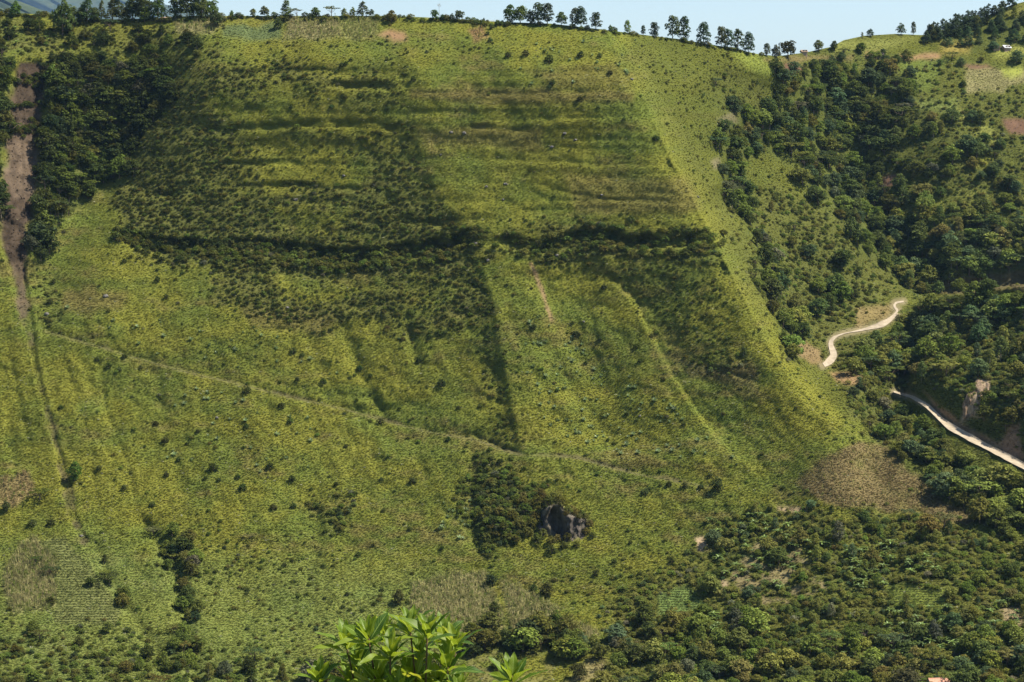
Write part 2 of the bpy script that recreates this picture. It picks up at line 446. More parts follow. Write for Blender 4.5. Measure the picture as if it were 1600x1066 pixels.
# scrub
for pts, k in [
    ([(250, 95), (440, 92), (630, 125), (645, 150), (560, 162), (450, 150), (330, 160), (330, 198), (480, 212), (640, 185), (660, 260), (690, 300), (740, 370),
      (762, 400), (775, 500), (740, 525), (640, 525), (520, 505), (420, 505), (365, 472), (330, 425), (235, 402), (185, 335), (200, 240)], 0.95),
    ([(780, 378), (870, 362), (960, 352), (1060, 345), (1090, 380), (1120, 400), (1130, 470), (1162, 560), (1190, 590), (1120, 592), (1060, 560), (1015, 500),
      (990, 450), (930, 425), (860, 412), (790, 402)], 0.36), ([(785, 380), (870, 355), (960, 345), (1070, 350), (1110, 395), (1000, 402), (880, 408), (790, 405)], 0.8),
    ([(740, 500), (775, 540), (800, 620), (815, 695), (790, 700), (765, 640), (745, 560)], 0.42),
    ([(740, 735), (835, 762), (852, 800), (842, 850), (750, 858), (732, 800)], 1.0), ([(735, 690), (800, 706), (820, 740), (760, 760), (735, 740)], 0.5),
    ([(340, 60), (640, 62), (640, 78), (340, 84)], 0.45), ([(660, 55), (770, 60), (760, 90), (660, 80)], 0.4), ([(1030, 80), (1110, 95), (1120, 280), (1085, 260)], 0.55), ([(985, 70), (1110, 92), (1125, 290), (1165, 330), (1220, 470), (1265, 590), (1335, 690), (1300, 650), (1190, 490), (1100, 310), (1045, 170)], 0.27), ([(1100, 290), (1150, 300), (1215, 470), (1260, 580), (1240, 580), (1180, 450)], 0.45),
    ([(1105, 90), (1200, 150), (1200, 240), (1120, 250)], 0.6), ([(1145, 270), (1300, 300), (1420, 470), (1300, 560), (1230, 520)], 0.55),
    ([(1280, 550), (1350, 520), (1420, 600), (1400, 720), (1340, 660)], 0.7), ([(1250, 95), (1440, 95), (1600, 130), (1780, 140), (1780, 460), (1440, 470), (1400, 300)], 0.42),
    ([(-180, 955), (440, 1010), (720, 1040), (720, 1130), (-180, 1130)], 0.34), ([(940, 960), (1090, 835), (1220, 780), (1500, 812), (1780, 940), (1780, 1130), (940, 1130)], 0.55),
    ([(52, 420), (75, 430), (100, 520), (70, 520)], 0.7), ([(480, 780), (545, 780), (540, 810), (490, 860)], 0.6), ([(-180, 25), (340, 35), (330, 92), (-180, 95)], 0.6),
    ([(1100, 80), (1200, 88), (1180, 110)], 0.15), ([(420, 955), (640, 930), (640, 960), (430, 990)], 0.35), ([(240, 830), (520, 850), (520, 930), (300, 960)], 0.22),
    ([(1440, 480), (1780, 440), (1780, 760), (1440, 600)], 0.8), ([(860, 900), (1090, 840), (1040, 900), (900, 950)], 0.25)]:
    SCRUB = np.maximum(SCRUB, P_(pts, 24, 34) * k)
for pts, k in [([(400, 225), (560, 240), (575, 288), (420, 290)], 0.8), ([(430, 325), (545, 325), (530, 372), (440, 365)], 0.6), ([(430, 428), (600, 425), (610, 462), (440, 475)], 0.75),
               ([(400, 160), (560, 168), (630, 185), (420, 200)], 0.8), ([(640, 420), (720, 450), (690, 500), (620, 490)], 0.45), ([(560, 500), (740, 480), (740, 540), (560, 540)], 0.3)]:
    SCRUB *= 1 - k * P_(pts)
prof = np.interp(GV, [90, 140, 200, 300, 355, 430, 500, 540], [0.75, 0.6, 0.5, 0.62, 0.95, 0.95, 0.85, 0.7])
side = sstep(300, 400, GU) * (GU < 1130) * (GV < 560)
SCRUB *= 1 - side * (1 - prof)
SCRUB *= np.where((GU < 1130) & (GV < 700), np.clip(0.35 + 1.25 * fbm(GU / 38, GV / 13, 34, 4), 0.4, 1.25), 1.0)
# colours of patches
paint(sstep(0.12, 0.85, SCRUB), GD, 0.85)
paint(FOREST, lin((0.065, 0.08, 0.022)), 0.7)
for pts, col, k in [
    ([(380, 480), (520, 490), (520, 520), (400, 515)], GB, 0.6), ([(640, 138), (990, 140), (985, 160), (640, 156)], GB, 0.75), ([(650, 200), (850, 203), (850, 235), (660, 225)], GB, 0.6),
    ([(1050, 555), (1190, 575), (1180, 610), (1080, 590)], lin((0.11, 0.09, 0.04)), 0.6), ([(100, 455), (200, 455), (190, 485), (100, 492)], GB, 0.7),
    ([(820, 110), (960, 100), (985, 135), (860, 135)], GB, 0.5), ([(880, 270), (1080, 280), (1100, 330), (900, 335)], GB, 0.6), ([(690, 640), (860, 560), (800, 700)], GY, 0.3),
    ([(960, 80), (1005, 150), (1065, 270), (1135, 400), (1200, 535), (1185, 420), (1120, 290), (1090, 240), (1030, 130), (1000, 75)], lin((0.098, 0.105, 0.026)), 0.5),  # crest strip, colour lowered to counter the extra sunlight it catches
    ([(1130, 78), (1200, 88), (1215, 120), (1190, 118), (1150, 95)], lin((0.17, 0.2, 0.04)), 0.8),
    ([(1310, 62), (1430, 58), (1380, 78), (1300, 85)], lin((0.16, 0.17, 0.045)), 0.8), ([(1470, 68), (1520, 58), (1510, 80), (1470, 82)], lin((0.24, 0.19, 0.05)), 0.8),
    ([(1560, 20), (1600, 5), (1780, -50), (1780, -20), (1600, 22)], lin((0.19, 0.19, 0.05)), 0.9), ([(1545, 75), (1610, 70), (1640, 86), (1560, 90)], lin((0.2, 0.21, 0.05)), 0.9),
    ([(1420, 300), (1480, 300), (1475, 380), (1440, 390)], lin((0.15, 0.165, 0.035)), 0.7), ([(1485, 290), (1550, 300), (1540, 345), (1490, 340)], lin((0.14, 0.15, 0.035)), 0.6),
    ([(1490, 165), (1545, 200), (1560, 215), (1545, 225), (1500, 185)], lin((0.17, 0.18, 0.045)), 0.9), ([(1430, 155), (1500, 155), (1490, 172), (1440, 170)], lin((0.15, 0.18, 0.05)), 0.8),
    ([(1400, 90), (1480, 95), (1460, 145), (1420, 140)], lin((0.12, 0.16, 0.035)), 0.55), ([(1515, 235), (1550, 240), (1545, 262), (1520, 258)], lin((0.18, 0.185, 0.035)), 0.8)]:
    paint(P_(pts, 8, 8), col, k)
paint(P_([(-180, 840), (420, 870), (720, 900), (720, 1130), (-180, 1130)], 40, 30), lin((0.125, 0.158, 0.045)), 0.55)
# worked ground: no scrub or trees grow on it
FIELDS = [
    ([(1505, 102), (1545, 101), (1556, 108), (1510, 112)], RED, 'bare'), ([(1510, 112), (1556, 109), (1640, 120), (1640, 128), (1580, 130), (1566, 144), (1512, 145)], DRY * 0.8, 'dry'),
    ([(1565, 107), (1600, 109), (1600, 122), (1570, 120)], lin((0.21, 0.23, 0.05)), 'bare'), ([(1570, 188), (1590, 185), (1640, 190), (1640, 210), (1580, 208)], RED, 'bare'),
    ([(1360, 297), (1385, 276), (1406, 272), (1404, 282), (1375, 299)], RED, 'bare'), ([(1206, 101), (1240, 97), (1257, 110), (1240, 114), (1222, 110)], RED * 0.85, 'bare'),
    ([(1200, 92), (1290, 90), (1330, 92), (1330, 94), (1200, 95)], lin((0.17, 0.13, 0.06)), 'dry'), ([(1408, 84), (1468, 84), (1466, 92), (1410, 91)], lin((0.24, 0.15, 0.08)), 'bare'),
    ([(1350, 80), (1375, 80), (1375, 86), (1350, 86)], lin((0.2, 0.13, 0.07)), 'bare'),
    ([(1240, 755), (1280, 720), (1345, 688), (1385, 700), (1430, 740), (1475, 782), (1535, 808), (1515, 826), (1440, 800), (1370, 798), (1290, 785)], lin((0.142, 0.112, 0.050)), 'dry'),
    ([(640, 912), (700, 900), (758, 893), (772, 925), (786, 960), (786, 985), (738, 990), (640, 950)], DRY, 'corn'),
    ([(782, 905), (830, 925), (870, 950), (880, 985), (800, 992), (795, 950)], DRY, 'corn'), ([(880, 972), (935, 985), (930, 1000), (884, 996)], DRY, 'corn'),
    ([(448, 34), (530, 28), (534, 60), (445, 62)], DRY * 0.85, 'corn'), ([(534, 25), (600, 28), (592, 54), (536, 60)], lin((0.17, 0.17, 0.06)), 'corn'),
    ([(594, 54), (632, 50), (634, 60), (612, 66)], lin((0.24, 0.15, 0.08)), 'bare'), ([(268, 30), (345, 30), (336, 52), (300, 54), (272, 46)], DRY * 0.9, 'corn'),
    ([(735, 44), (760, 42), (764, 62), (738, 62)], lin((0.2, 0.13, 0.06)), 'dry'), ([(30, 845), (55, 838), (90, 880), (88, 945), (20, 960), (5, 900)], DRY * 0.85, 'corn'),
    ([(60, 850), (105, 840), (190, 955), (180, 985), (90, 970), (90, 890)], lin((0.125, 0.135, 0.045)), 'rows'), ([(1032, 922), (1075, 918), (1102, 950), (1060, 968), (1028, 958)], lin((0.13, 0.18, 0.05)), 'rows'),
    ([(1385, 915), (1480, 920), (1480, 950), (1390, 945)], lin((0.17, 0.2, 0.04)), 'rows'), ([(0, 742), (40, 740), (60, 772), (30, 790), (-20, 785)], lin((0.2, 0.155, 0.07)), 'dry'),
    ([(345, 40), (440, 35), (440, 62), (350, 58)], lin((0.092, 0.118, 0.045)), 'crop')]
ROWS = np.zeros_like(GU)
for pts, col, kind in FIELDS:
    m = P_(pts, 5, 9)
    mott = np.clip(0.55 + 0.9 * fbm(GU / 22, GV / 14, 33, 3), 0, 1) if kind in ('dry', 'corn') else 1.0
    paint(m * mott, col, 1.0)
    SCRUB *= 1 - m * (0.96 if kind != 'dry' else 0.9)
    FOREST *= 1 - m * 0.98
    if kind == 'bare':
        GRASS *= 1 - 0.93 * m
    if kind == 'corn':
        CORN = np.maximum(CORN, m)
        GRASS *= 1 - 0.4 * m
    if kind == 'dry':
        CORN = np.maximum(CORN, m * 0.28)
    if kind == 'rows':
        ROWS = np.maximum(ROWS, m)
        GRASS *= 1 - 0.6 * m
# bare scars
scar = (1 - sstep(sw * 0.7, sw * 1.1, ds + (fbm(GU / 14, GV / 14, 41) - 0.5) * 16)) * sstep(94, 100, GV)
bandy = sstep(0.6, 0.72, fbm(GU / 60, GV / 18, 42, 2))
scar_col = SOIL[None, None] * (0.45 + 1.1 * fbm(GU / 7, GV / 34, 43, 4))[..., None]
dark_soil = np.clip(poly([(5, 315), (60, 300), (55, 400), (10, 410)], GU, GV, 12) * fbm(GU / 12, GV / 12, 44) * 1.3, 0, 1)
scar_col = scar_col * (1 - 0.45 * dark_soil[..., None]) * np.interp(GV, [90, 130, 190, 240, 310, 340], [0.72, 0.65, 0.75, 1.25, 1.35, 0.9])[..., None]
scar_col = scar_col * (1 - 0.45 * sstep(0.5, 0.68, fbm(GU / 16, GV / 22, 48, 3)))[..., None]
keep = scar * np.interp(GV, [0, 400, 500, 540, 700, 850], [1, 1, 0.85, 0.6, 0.6, 0.75]) * (1 - sstep(0.45, 0.62, fbm(GU / 9, GV / 15, 49)) * sstep(400, 520, GV) * 0.8)
C = C * (1 - keep[..., None]) + scar_col * keep[..., None]
for m0 in (FOREST,):
    m0 *= 1 - np.clip(scar * 1.2, 0, 1)
scrub_strip = np.clip(sum(np.exp(-((GV - vv + (fbm(GU / 20, GV * 0, 45) - 0.5) * 12) / hh) ** 2) for vv, hh in ((124, 8), (203, 7), (165, 3))), 0, 1)
SCRUB = SCRUB * (1 - np.clip(scar * 1.2, 0, 1)) + 1.0 * scar * scrub_strip
GRASS *= 1 - 0.92 * keep * (1 - 0.8 * scrub_strip)
for pts, col, k in [
    ([(1520, 612), (1528, 588), (1542, 590), (1546, 620), (1532, 652), (1512, 652), (1500, 660), (1505, 630)], lin((0.34, 0.26, 0.17)), 0.95),
    ([(1580, 665), (1592, 660), (1600, 720), (1570, 706), (1560, 690)], lin((0.24, 0.15, 0.10)), 0.8),
    ([(1440, 612), (1500, 660), (1560, 690), (1600, 710), (1600, 722), (1540, 692), (1480, 660)], lin((0.27, 0.165, 0.095)), 0.8),
    ([(1236, 540), (1260, 535), (1285, 550), (1288, 570), (1270, 572), (1250, 555)], lin((0.24, 0.15, 0.09)), 0.55),
    ([(1296, 585), (1330, 582), (1355, 590), (1350, 602), (1310, 600)], lin((0.33, 0.2, 0.11)), 0.6),
    ([(1340, 480), (1395, 478), (1385, 500), (1335, 515)], lin((0.22, 0.16, 0.075)), 0.65),
    ([(1120, 185), (1150, 172), (1156, 190), (1128, 205)], lin((0.15, 0.125, 0.08)), 0.55), ([(1112, 250), (1122, 246), (1124, 262), (1114, 264)], lin((0.18, 0.15, 0.10)), 0.6),
    ([(1450, 440), (1600, 420), (1780, 410), (1780, 445), (1600, 452), (1450, 462)], lin((0.1, 0.07, 0.045)), 0.6),
    ([(1084, 838), (1098, 835), (1104, 860), (1092, 862)], lin((0.34, 0.25, 0.16)), 0.9), ([(1125, 905), (1140, 908), (1138, 925), (1128, 920)], lin((0.32, 0.24, 0.15)), 0.8),
    ([(1215, 788), (1260, 792), (1262, 800), (1218, 798)], lin((0.32, 0.23, 0.15)), 0.7), ([(920, 1030), (945, 1030), (942, 1066), (880, 1066), (905, 1045)], lin((0.2, 0.16, 0.09)), 0.6),
    ([(1180, 850), (1240, 840), (1290, 920), (1200, 960), (1140, 900)], lin((0.24, 0.18, 0.11)), 0.5), ([(1560, 950), (1600, 950), (1600, 980), (1570, 980)], lin((0.28, 0.2, 0.13)), 0.6),
    ([(735, 1020), (870, 1020), (860, 1066), (735, 1066)], lin((0.13, 0.115, 0.05)), 0.5)]:
    m = P_(pts, 4, 6)
    if k == 0.5:
        m = m * sstep(0.45, 0.6, fbm(GU / 16, GV / 9, 51, 3)) * 1.6
    paint(np.clip(m, 0, 1), col, k)
    GRASS *= 1 - 0.8 * m * k
    SCRUB *= 1 - 0.75 * m
    FOREST *= 1 - 0.75 * m
d, t = segdist([(830, 412), (845, 450), (855, 480), (862, 500)], GU, GV)
m = (1 - sstep(1.5, 4.5, d + (n3 - 0.5) * 5))
paint(m, lin((0.24, 0.16, 0.09)), 0.8)
GRASS *= 1 - 0.7 * m
paint(np.clip(cave * 1.2, 0, 1), (ROCK * (0.15 + 0.75 * fbm(GU / 3.6, GV / 26, 47, 3))[..., None]), 0.95)
SCRUB *= 1 - cave
GRASS *= 1 - cave
d, t = segdist(TRAIL, GU, GV)
m = (1 - sstep(1.2, 3.0, d)) * (GU < 1125)
paint(m, lin((0.105, 0.098, 0.038)), 0.7)
GRASS *= 1 - 0.3 * m
SCRUB *= 1 - 0.9 * m
d, t = segdist([(a, b - 3.4) for a, b in TRAIL], GU, GV)
m = (1 - sstep(1.0, 2.8, d)) * sstep(0.42, 0.6, fbm(GU / 40, GV / 400, 46)) * (GU < 1120)
paint(m, lin((0.075, 0.062, 0.035)), 0.85)
GRASS *= 1 - 0.7 * m
for rd in (ROAD_A, ROAD_B):
    d, t = segdist(rd, GU, GV)
    m = 1 - sstep(4, 8, d)
    paint(m, lin((0.2, 0.165, 0.10)), 0.7)
    FOREST *= 1 - (1 - sstep(10, 16, d))
    SCRUB *= 1 - (1 - sstep(7, 11, d))
    GRASS *= 1 - (1 - sstep(4, 7, d))
    # keep the sight line to the road open: nothing tall just below it
    below = np.min([segdist([(a, b + k) for a, b in rd], GU, GV)[0] for k in (10, 20)], axis=0)
    FOREST *= 1 - (1 - sstep(7, 12, below))
    SCRUB *= 1 - 0.8 * (1 - sstep(5, 9, segdist([(a, b + 8) for a, b in rd], GU, GV)[0]))

# ------------------------------------------------------------------ object helpers


def tag(o, label=None, cat=None, group=None, kind=None):
    if label:
        o['label'] = label
    if cat:
        o['category'] = cat
    if group:
        o['group'] = group
    if kind:
        o['kind'] = kind
    return o


def mesh_from(name, verts, faces, mats, mat_idx=None, smooth=False):
    me = bpy.data.meshes.new(name)
    verts = np.asarray(verts, np.float32)
    if isinstance(faces, np.ndarray) and faces.ndim == 2:
        nf, k = faces.shape
        me.vertices.add(len(verts))
        me.vertices.foreach_set('co', verts.ravel())
        me.loops.add(nf * k)
        me.loops.foreach_set('vertex_index', faces.astype(np.int32).ravel())
        me.polygons.add(nf)
        me.polygons.foreach_set('loop_start', np.arange(0, nf * k, k, dtype=np.int32))
        me.update(calc_edges=True)
    else:
        me.from_pydata([tuple(map(float, p)) for p in verts], [], [tuple(map(int, f)) for f in faces])
    for m in (mats if isinstance(mats, (list, tuple)) else [mats]):
        me.materials.append(m)
    if mat_idx is not None:
        me.polygons.foreach_set('material_index', np.asarray(mat_idx, np.int32))
    if smooth:
        me.polygons.foreach_set('use_smooth', np.ones(len(me.polygons), bool))
    me.validate()
    me.update()
    return me


def obj(name, me, parent=None, link=True):
    o = bpy.data.objects.new(name, me)
    if link:
        COL.objects.link(o)
    if parent:
        o.parent = parent
    return o


def empty(name, loc, rz=0.0, scale=1.0):
    o = bpy.data.objects.new(name, None)
    o.empty_display_size = 0.5
    o.location = [float(x) for x in loc]
    o.rotation_euler = (0, 0, float(rz))
    o.scale = (float(scale),) * 3
    COL.objects.link(o)
    return o


class MB:
    """collects simple shapes into one mesh"""

    def __init__(self):
        self.v, self.f = [], []

    def add(self, vs, fs):
        b = len(self.v)
        self.v += [tuple(map(float, p)) for p in vs]
        self.f += [tuple(b + i for i in f) for f in fs]

    def box(self, x0, x1, y0, y1, z0, z1):
        self.add([(x0, y0, z0), (x1, y0, z0), (x1, y1, z0), (x0, y1, z0), (x0, y0, z1), (x1, y0, z1), (x1, y1, z1), (x0, y1, z1)],
                 [(0, 3, 2, 1), (4, 5, 6, 7), (0, 1, 5, 4), (1, 2, 6, 5), (2, 3, 7, 6), (3, 0, 4, 7)])

    def tube(self, pts, rads, n=6):
        pts = [Vector(p) for p in pts]
        vs, fs = [], []
        for i, p in enumerate(pts):
            d = (pts[min(i + 1, len(pts) - 1)] - pts[max(i - 1, 0)]).normalized()
            a = d.orthogonal().normalized()
            b = d.cross(a)
            for k in range(n):
                t = 2 * math.pi * k / n
                vs.append(p + (a * math.cos(t) + b * math.sin(t)) * rads[i])
        for i in range(len(pts) - 1):
            for k in range(n):
                k2 = (k + 1) % n
                fs.append((i * n + k, i * n + k2, (i + 1) * n + k2, (i + 1) * n + k))
        fs.append(tuple(range(n))[::-1])
        fs.append(tuple((len(pts) - 1) * n + k for k in range(n)))
        self.add(vs, fs)

    def mesh(self, name, mat, smooth=False):
        return mesh_from(name, self.v, self.f, mat, smooth=smooth)


# ------------------------------------------------------------------ materials
def new_mat(name):
    m = bpy.data.materials.new(name)
    m.use_nodes = True
    nt = m.node_tree
    nt.nodes.clear()
    out = nt.nodes.new('ShaderNodeOutputMaterial')
    return m, nt, out


def node(nt, t, **kw):
    n = nt.nodes.new(t)
    for k, v in kw.items():
        setattr(n, k, v)
    return n


def mul_color(nt, a, b):
    n = node(nt, 'ShaderNodeMix', data_type='RGBA', blend_type='MULTIPLY')
    n.inputs[0].default_value = 1.0
    nt.links.new(a, n.inputs[6])
    nt.links.new(b, n.inputs[7])
    return n.outputs[2]


def foliage_mat(name, translucency=0.3, spread=0.35, gloss=0.0, soft=0.0):
    m, nt, out = new_mat(name)
    at = node(nt, 'ShaderNodeAttribute', attribute_type='INSTANCER', attribute_name='tint')
    oi = node(nt, 'ShaderNodeObjectInfo')
    geo = node(nt, 'ShaderNodeNewGeometry')
    # each leaf clump differs a little in tone, each plant too
    mr = node(nt, 'ShaderNodeMapRange')
    mr.inputs['To Min'].default_value = 1 - spread
    mr.inputs['To Max'].default_value = 1 + spread
    nt.links.new(geo.outputs['Random Per Island'], mr.inputs['Value'])
    mr2 = node(nt, 'ShaderNodeMapRange')
    mr2.inputs['To Min'].default_value = 0.8
    mr2.inputs['To Max'].default_value = 1.22
    nt.links.new(oi.outputs['Random'], mr2.inputs['Value'])
    mm = node(nt, 'ShaderNodeMath', operation='MULTIPLY')
    nt.links.new(mr.outputs[0], mm.inputs[0])
    nt.links.new(mr2.outputs[0], mm.inputs[1])
    comb = node(nt, 'ShaderNodeCombineColor')
    for i in range(3):
        nt.links.new(mm.outputs[0], comb.inputs[i])
    col = mul_color(nt, at.outputs['Color'], comb.outputs[0])
    df = node(nt, 'ShaderNodeBsdfDiffuse')
    tr = node(nt, 'ShaderNodeBsdfTranslucent')
    mx = node(nt, 'ShaderNodeMixShader')
    mx.inputs[0].default_value = translucency
    nt.links.new(col, df.inputs['Color'])
    nt.links.new(col, tr.inputs['Color'])
    nt.links.new(df.outputs[0], mx.inputs[1])
    nt.links.new(tr.outputs[0], mx.inputs[2])
    if soft > 0:
        # a sward of many blades scatters light as one soft surface: blade normals lean to the sward's own
        va = node(nt, 'ShaderNodeVectorMath', operation='SCALE')
        va.inputs['Scale'].default_value = 1 - soft
        nt.links.new(geo.outputs['Normal'], va.inputs[0])
        vb_ = node(nt, 'ShaderNodeVectorMath', operation='ADD')
        vb_.inputs[1].default_value = (0.0, -0.45 * soft, 0.9 * soft)
        nt.links.new(va.outputs[0], vb_.inputs[0])
        vc = node(nt, 'ShaderNodeVectorMath', operation='NORMALIZE')
        nt.links.new(vb_.outputs[0], vc.inputs[0])
        nt.links.new(vc.outputs[0], df.inputs['Normal'])
    last = mx.outputs[0]
    if gloss > 0:
        gl = node(nt, 'ShaderNodeBsdfGlossy')
        gl.inputs['Roughness'].default_value = 0.5
        gl.inputs['Color'].default_value = (0.9, 0.95, 1, 1)
        m2 = node(nt, 'ShaderNodeMixShader')
        m2.inputs[0].default_value = gloss
        nt.links.new(last, m2.inputs[1])
        nt.links.new(gl.outputs[0], m2.inputs[2])
        last = m2.outputs[0]
    nt.links.new(last, out.inputs[0])
    return m


def noisy_mat(name, c1, c2, scale=3.0, rough=0.9, bump=0.3, coord='Object', stretch=(1, 1, 1), bump_dist=0.05):
    m, nt, out = new_mat(name)
    tc = node(nt, 'ShaderNodeTexCoord')
    mp = node(nt, 'ShaderNodeMapping')
    mp.inputs['Scale'].default_value = stretch
    nt.links.new(tc.outputs[coord], mp.inputs[0])
    nz = node(nt, 'ShaderNodeTexNoise')
    nz.inputs['Scale'].default_value = scale
    nz.inputs['Detail'].default_value = 6
    nt.links.new(mp.outputs[0], nz.inputs['Vector'])
    cr = node(nt, 'ShaderNodeValToRGB')
    cr.color_ramp.elements[0].position = 0.3
    cr.color_ramp.elements[1].position = 0.7
    cr.color_ramp.elements[0].color = (*c1, 1)
    cr.color_ramp.elements[1].color = (*c2, 1)
    nt.links.new(nz.outputs[0], cr.inputs[0])
    p = node(nt, 'ShaderNodeBsdfPrincipled')
    p.inputs['Roughness'].default_value = rough
    p.inputs['Specular IOR Level'].default_value = 0.2
    nt.links.new(cr.outputs[0], p.inputs['Base Color'])
    bp = node(nt, 'ShaderNodeBump')
    bp.inputs['Strength'].default_value = bump
    bp.inputs['Distance'].default_value = bump_dist
    nt.links.new(nz.outputs[0], bp.inputs['Height'])
    nt.links.new(bp.outputs[0], p.inputs['Normal'])
    nt.links.new(p.outputs[0], out.inputs[0])
    return m


LEAF = foliage_mat('broad_leaves', 0.36, 0.35)
GRASSM = foliage_mat('grass_blades', 0.32, 0.14, soft=0.68)
STALKM = foliage_mat('dry_stalks', 0.2, 0.35)
BARK = noisy_mat('bark', (0.09, 0.065, 0.045), (0.2, 0.16, 0.12), 4, 0.95, 0.5, stretch=(3, 3, 0.6))
PALEBARK = noisy_mat('pale_bark', (0.22, 0.19, 0.15), (0.4, 0.36, 0.3), 4, 0.9, 0.4, stretch=(3, 3, 0.6))

# ground material: land cover per vertex, broken up by fine noise
GROUNDM, nt, out = new_mat('ground_cover')
at = node(nt, 'ShaderNodeAttribute', attribute_name='cover')
tc = node(nt, 'ShaderNodeTexCoord')
nz = node(nt, 'ShaderNodeTexNoise')
nz.inputs['Scale'].default_value = 0.9
nz.inputs['Detail'].default_value = 5
nz.inputs['Roughness'].default_value = 0.65
nt.links.new(tc.outputs['Object'], nz.inputs['Vector'])
mr = node(nt, 'ShaderNodeMapRange')
mr.inputs['From Min'].default_value = 0.25
mr.inputs['From Max'].default_value = 0.75
mr.inputs['To Min'].default_value = 0.75
mr.inputs['To Max'].default_value = 1.25
nt.links.new(nz.outputs[0], mr.inputs[0])
cc = node(nt, 'ShaderNodeCombineColor')
for i in range(3):
    nt.links.new(mr.outputs[0], cc.inputs[i])
gcol = mul_color(nt, at.outputs['Color'], cc.outputs[0])
gd = node(nt, 'ShaderNodeBsdfDiffuse')
nt.links.new(gcol, gd.inputs['Color'])
gbp = node(nt, 'ShaderNodeBump')
gbp.inputs['Strength'].default_value = 0.3
gbp.inputs['Distance'].default_value = 0.6
nt.links.new(nz.outputs[0], gbp.inputs['Height'])
nt.links.new(gbp.outputs[0], gd.inputs['Normal'])
nt.links.new(gd.outputs[0], out.inputs[0])

# ------------------------------------------------------------------ the hillside: one sheet from behind the viewer to the far plain
ucols = np.concatenate([[-3200, -1600, -900, -560, -380, -270], np.arange(-180, 1781, 2.6), [1880, 2000, 2200, 2600, 3300, 4800]])
nr = 430
tt = np.linspace(0, 1, nr) ** 1.0
uc = np.clip(ucols, -178, 1778)
s0 = sky_v(uc)
vv = s0[None, :] + (1116 - s0)[None, :] * tt[:, None]
dd = bil(D, np.broadcast_to(uc, vv.shape), vv)
XR, ZR = ray(np.broadcast_to(ucols, vv.shape), vv)
vis = np.stack([XR * dd, dd, CAMZ + ZR * dd], -1)
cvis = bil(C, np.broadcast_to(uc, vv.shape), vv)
back = []
top = vis[0]
hd = top[:, :2] / np.linalg.norm(top[:, :2], axis=1)[:, None]
for dist, drop in [(26000, 900), (3500, 400), (1200, 260), (420, 120), (160, 40), (60, 10), (22, 2.2), (7, 0.4)]:
    p = top.copy()
    p[:, :2] += hd * dist
    p[:, 2] -= drop
    back.append(p)
back = np.array(back)
front = []
bot = vis[-1]
for f in np.concatenate([np.linspace(0.06, 1, 26)]):
    Y = bot[:, 1] * (1 - f) + (-60) * f
    p = bot.copy()
    p[:, 1] = Y
    hill = CAMZ - 1.7 - 0.42 * np.maximum(Y, 0) + 0.05 * np.minimum(Y, 0) * -1
    z = np.maximum(hill, CAMZ - 212)
    w = sstep(0, 0.2, f)
    p[:, 2] = bot[:, 2] * (1 - w) + np.minimum(z, bot[:, 2] + 400) * w
    front.append(p)
front = np.array(front)
# fine rows near the viewer's own bank
sheet = np.concatenate([back, vis, front], 0)
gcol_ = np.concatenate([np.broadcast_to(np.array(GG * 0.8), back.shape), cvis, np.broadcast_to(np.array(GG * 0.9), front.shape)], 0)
nrr, ncc = sheet.shape[:2]
idx = np.arange(nrr * ncc).reshape(nrr, ncc)
faces = np.stack([idx[:-1, :-1], idx[1:, :-1], idx[1:, 1:], idx[:-1, 1:]], -1).reshape(-1, 4)
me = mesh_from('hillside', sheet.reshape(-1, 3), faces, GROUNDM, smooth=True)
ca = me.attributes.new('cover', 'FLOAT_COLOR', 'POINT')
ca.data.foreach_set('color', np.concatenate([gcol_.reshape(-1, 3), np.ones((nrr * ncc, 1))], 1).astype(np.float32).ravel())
hill_o = tag(obj('hillside', me), 'steep grassy mountainside folded into ribs and cliff bands', 'hillside', None, 'structure')
ZMIN = float(sheet[..., 2].min())

# ------------------------------------------------------------------ far blue mountains
FARM = noisy_mat('far_forest', (0.03, 0.05, 0.025), (0.07, 0.085, 0.035), 0.012, 1.0, 0.0)


def far_hill(name, profile, dist, depth, label):
    us = np.arange(profile[0][0], profile[-1][0] + 1, 12.0)
    vs = line(profile, us)
    rows = []
    for k, (q, fr) in enumerate([(0, 0.0), (0.12, 0.22), (0.25, 0.42), (0.4, 0.62), (0.6, 0.82), (0.8, 0.95), (1.0, 1.0), (1.25, 0.9), (1.7, 0.5)]):
        d = dist + depth * q
        xs, zs = ray(us, vs)
        ztop = CAMZ + zs * dist * 1.0
        zb = CAMZ - 430.0 - dist * 0.02
        n = (fbm(us / 60, us * 0 + k * 0.7, 61 + int(dist) % 17, 4) - 0.5) * depth * 0.22
        z = zb + (ztop - zb) * fr
        z = z + (n * 0.3 if 0 < fr < 1 else 0)
        sc = d if fr < 1 else d
        rows.append(np.stack([xs * dist * (1 + 0.0 * q), np.full_like(us, d) + n, z], -1))
    # put the crest exactly at the profile
    A = np.array(rows)
    d1 = A[6, :, 1]
    xs, zs = ray(us, vs)
    A[6] = np.stack([xs * d1, d1, CAMZ + zs * d1], -1)
    n_, m_ = A.shape[:2]
    ii = np.arange(n_ * m_).reshape(n_, m_)
    fc = np.stack([ii[:-1, :-1], ii[:-1, 1:], ii[1:, 1:], ii[1:, :-1]], -1).reshape(-1, 4)
    o = obj(name, mesh_from(name, A.reshape(-1, 3), fc, FARM, smooth=True))
    tag(o, label, 'mountain', None, 'structure')


far_hill('far_mountain', [(-900, -60), (-300, -40), (0, -12), (120, -16), (190, -6), (225, 0), (245, 4), (262, 8), (300, 17), (340, 26), (420, 40)], 15000, 3500,
         'blue hazy mountain far beyond the ridge')
far_hill('near_mountain', [(-700, -50), (-300, -22), (0, -5), (30, 2), (55, 12), (80, 20), (110, 30), (160, 44)], 5500, 1400, 'darker wooded shoulder in front of the blue mountain')

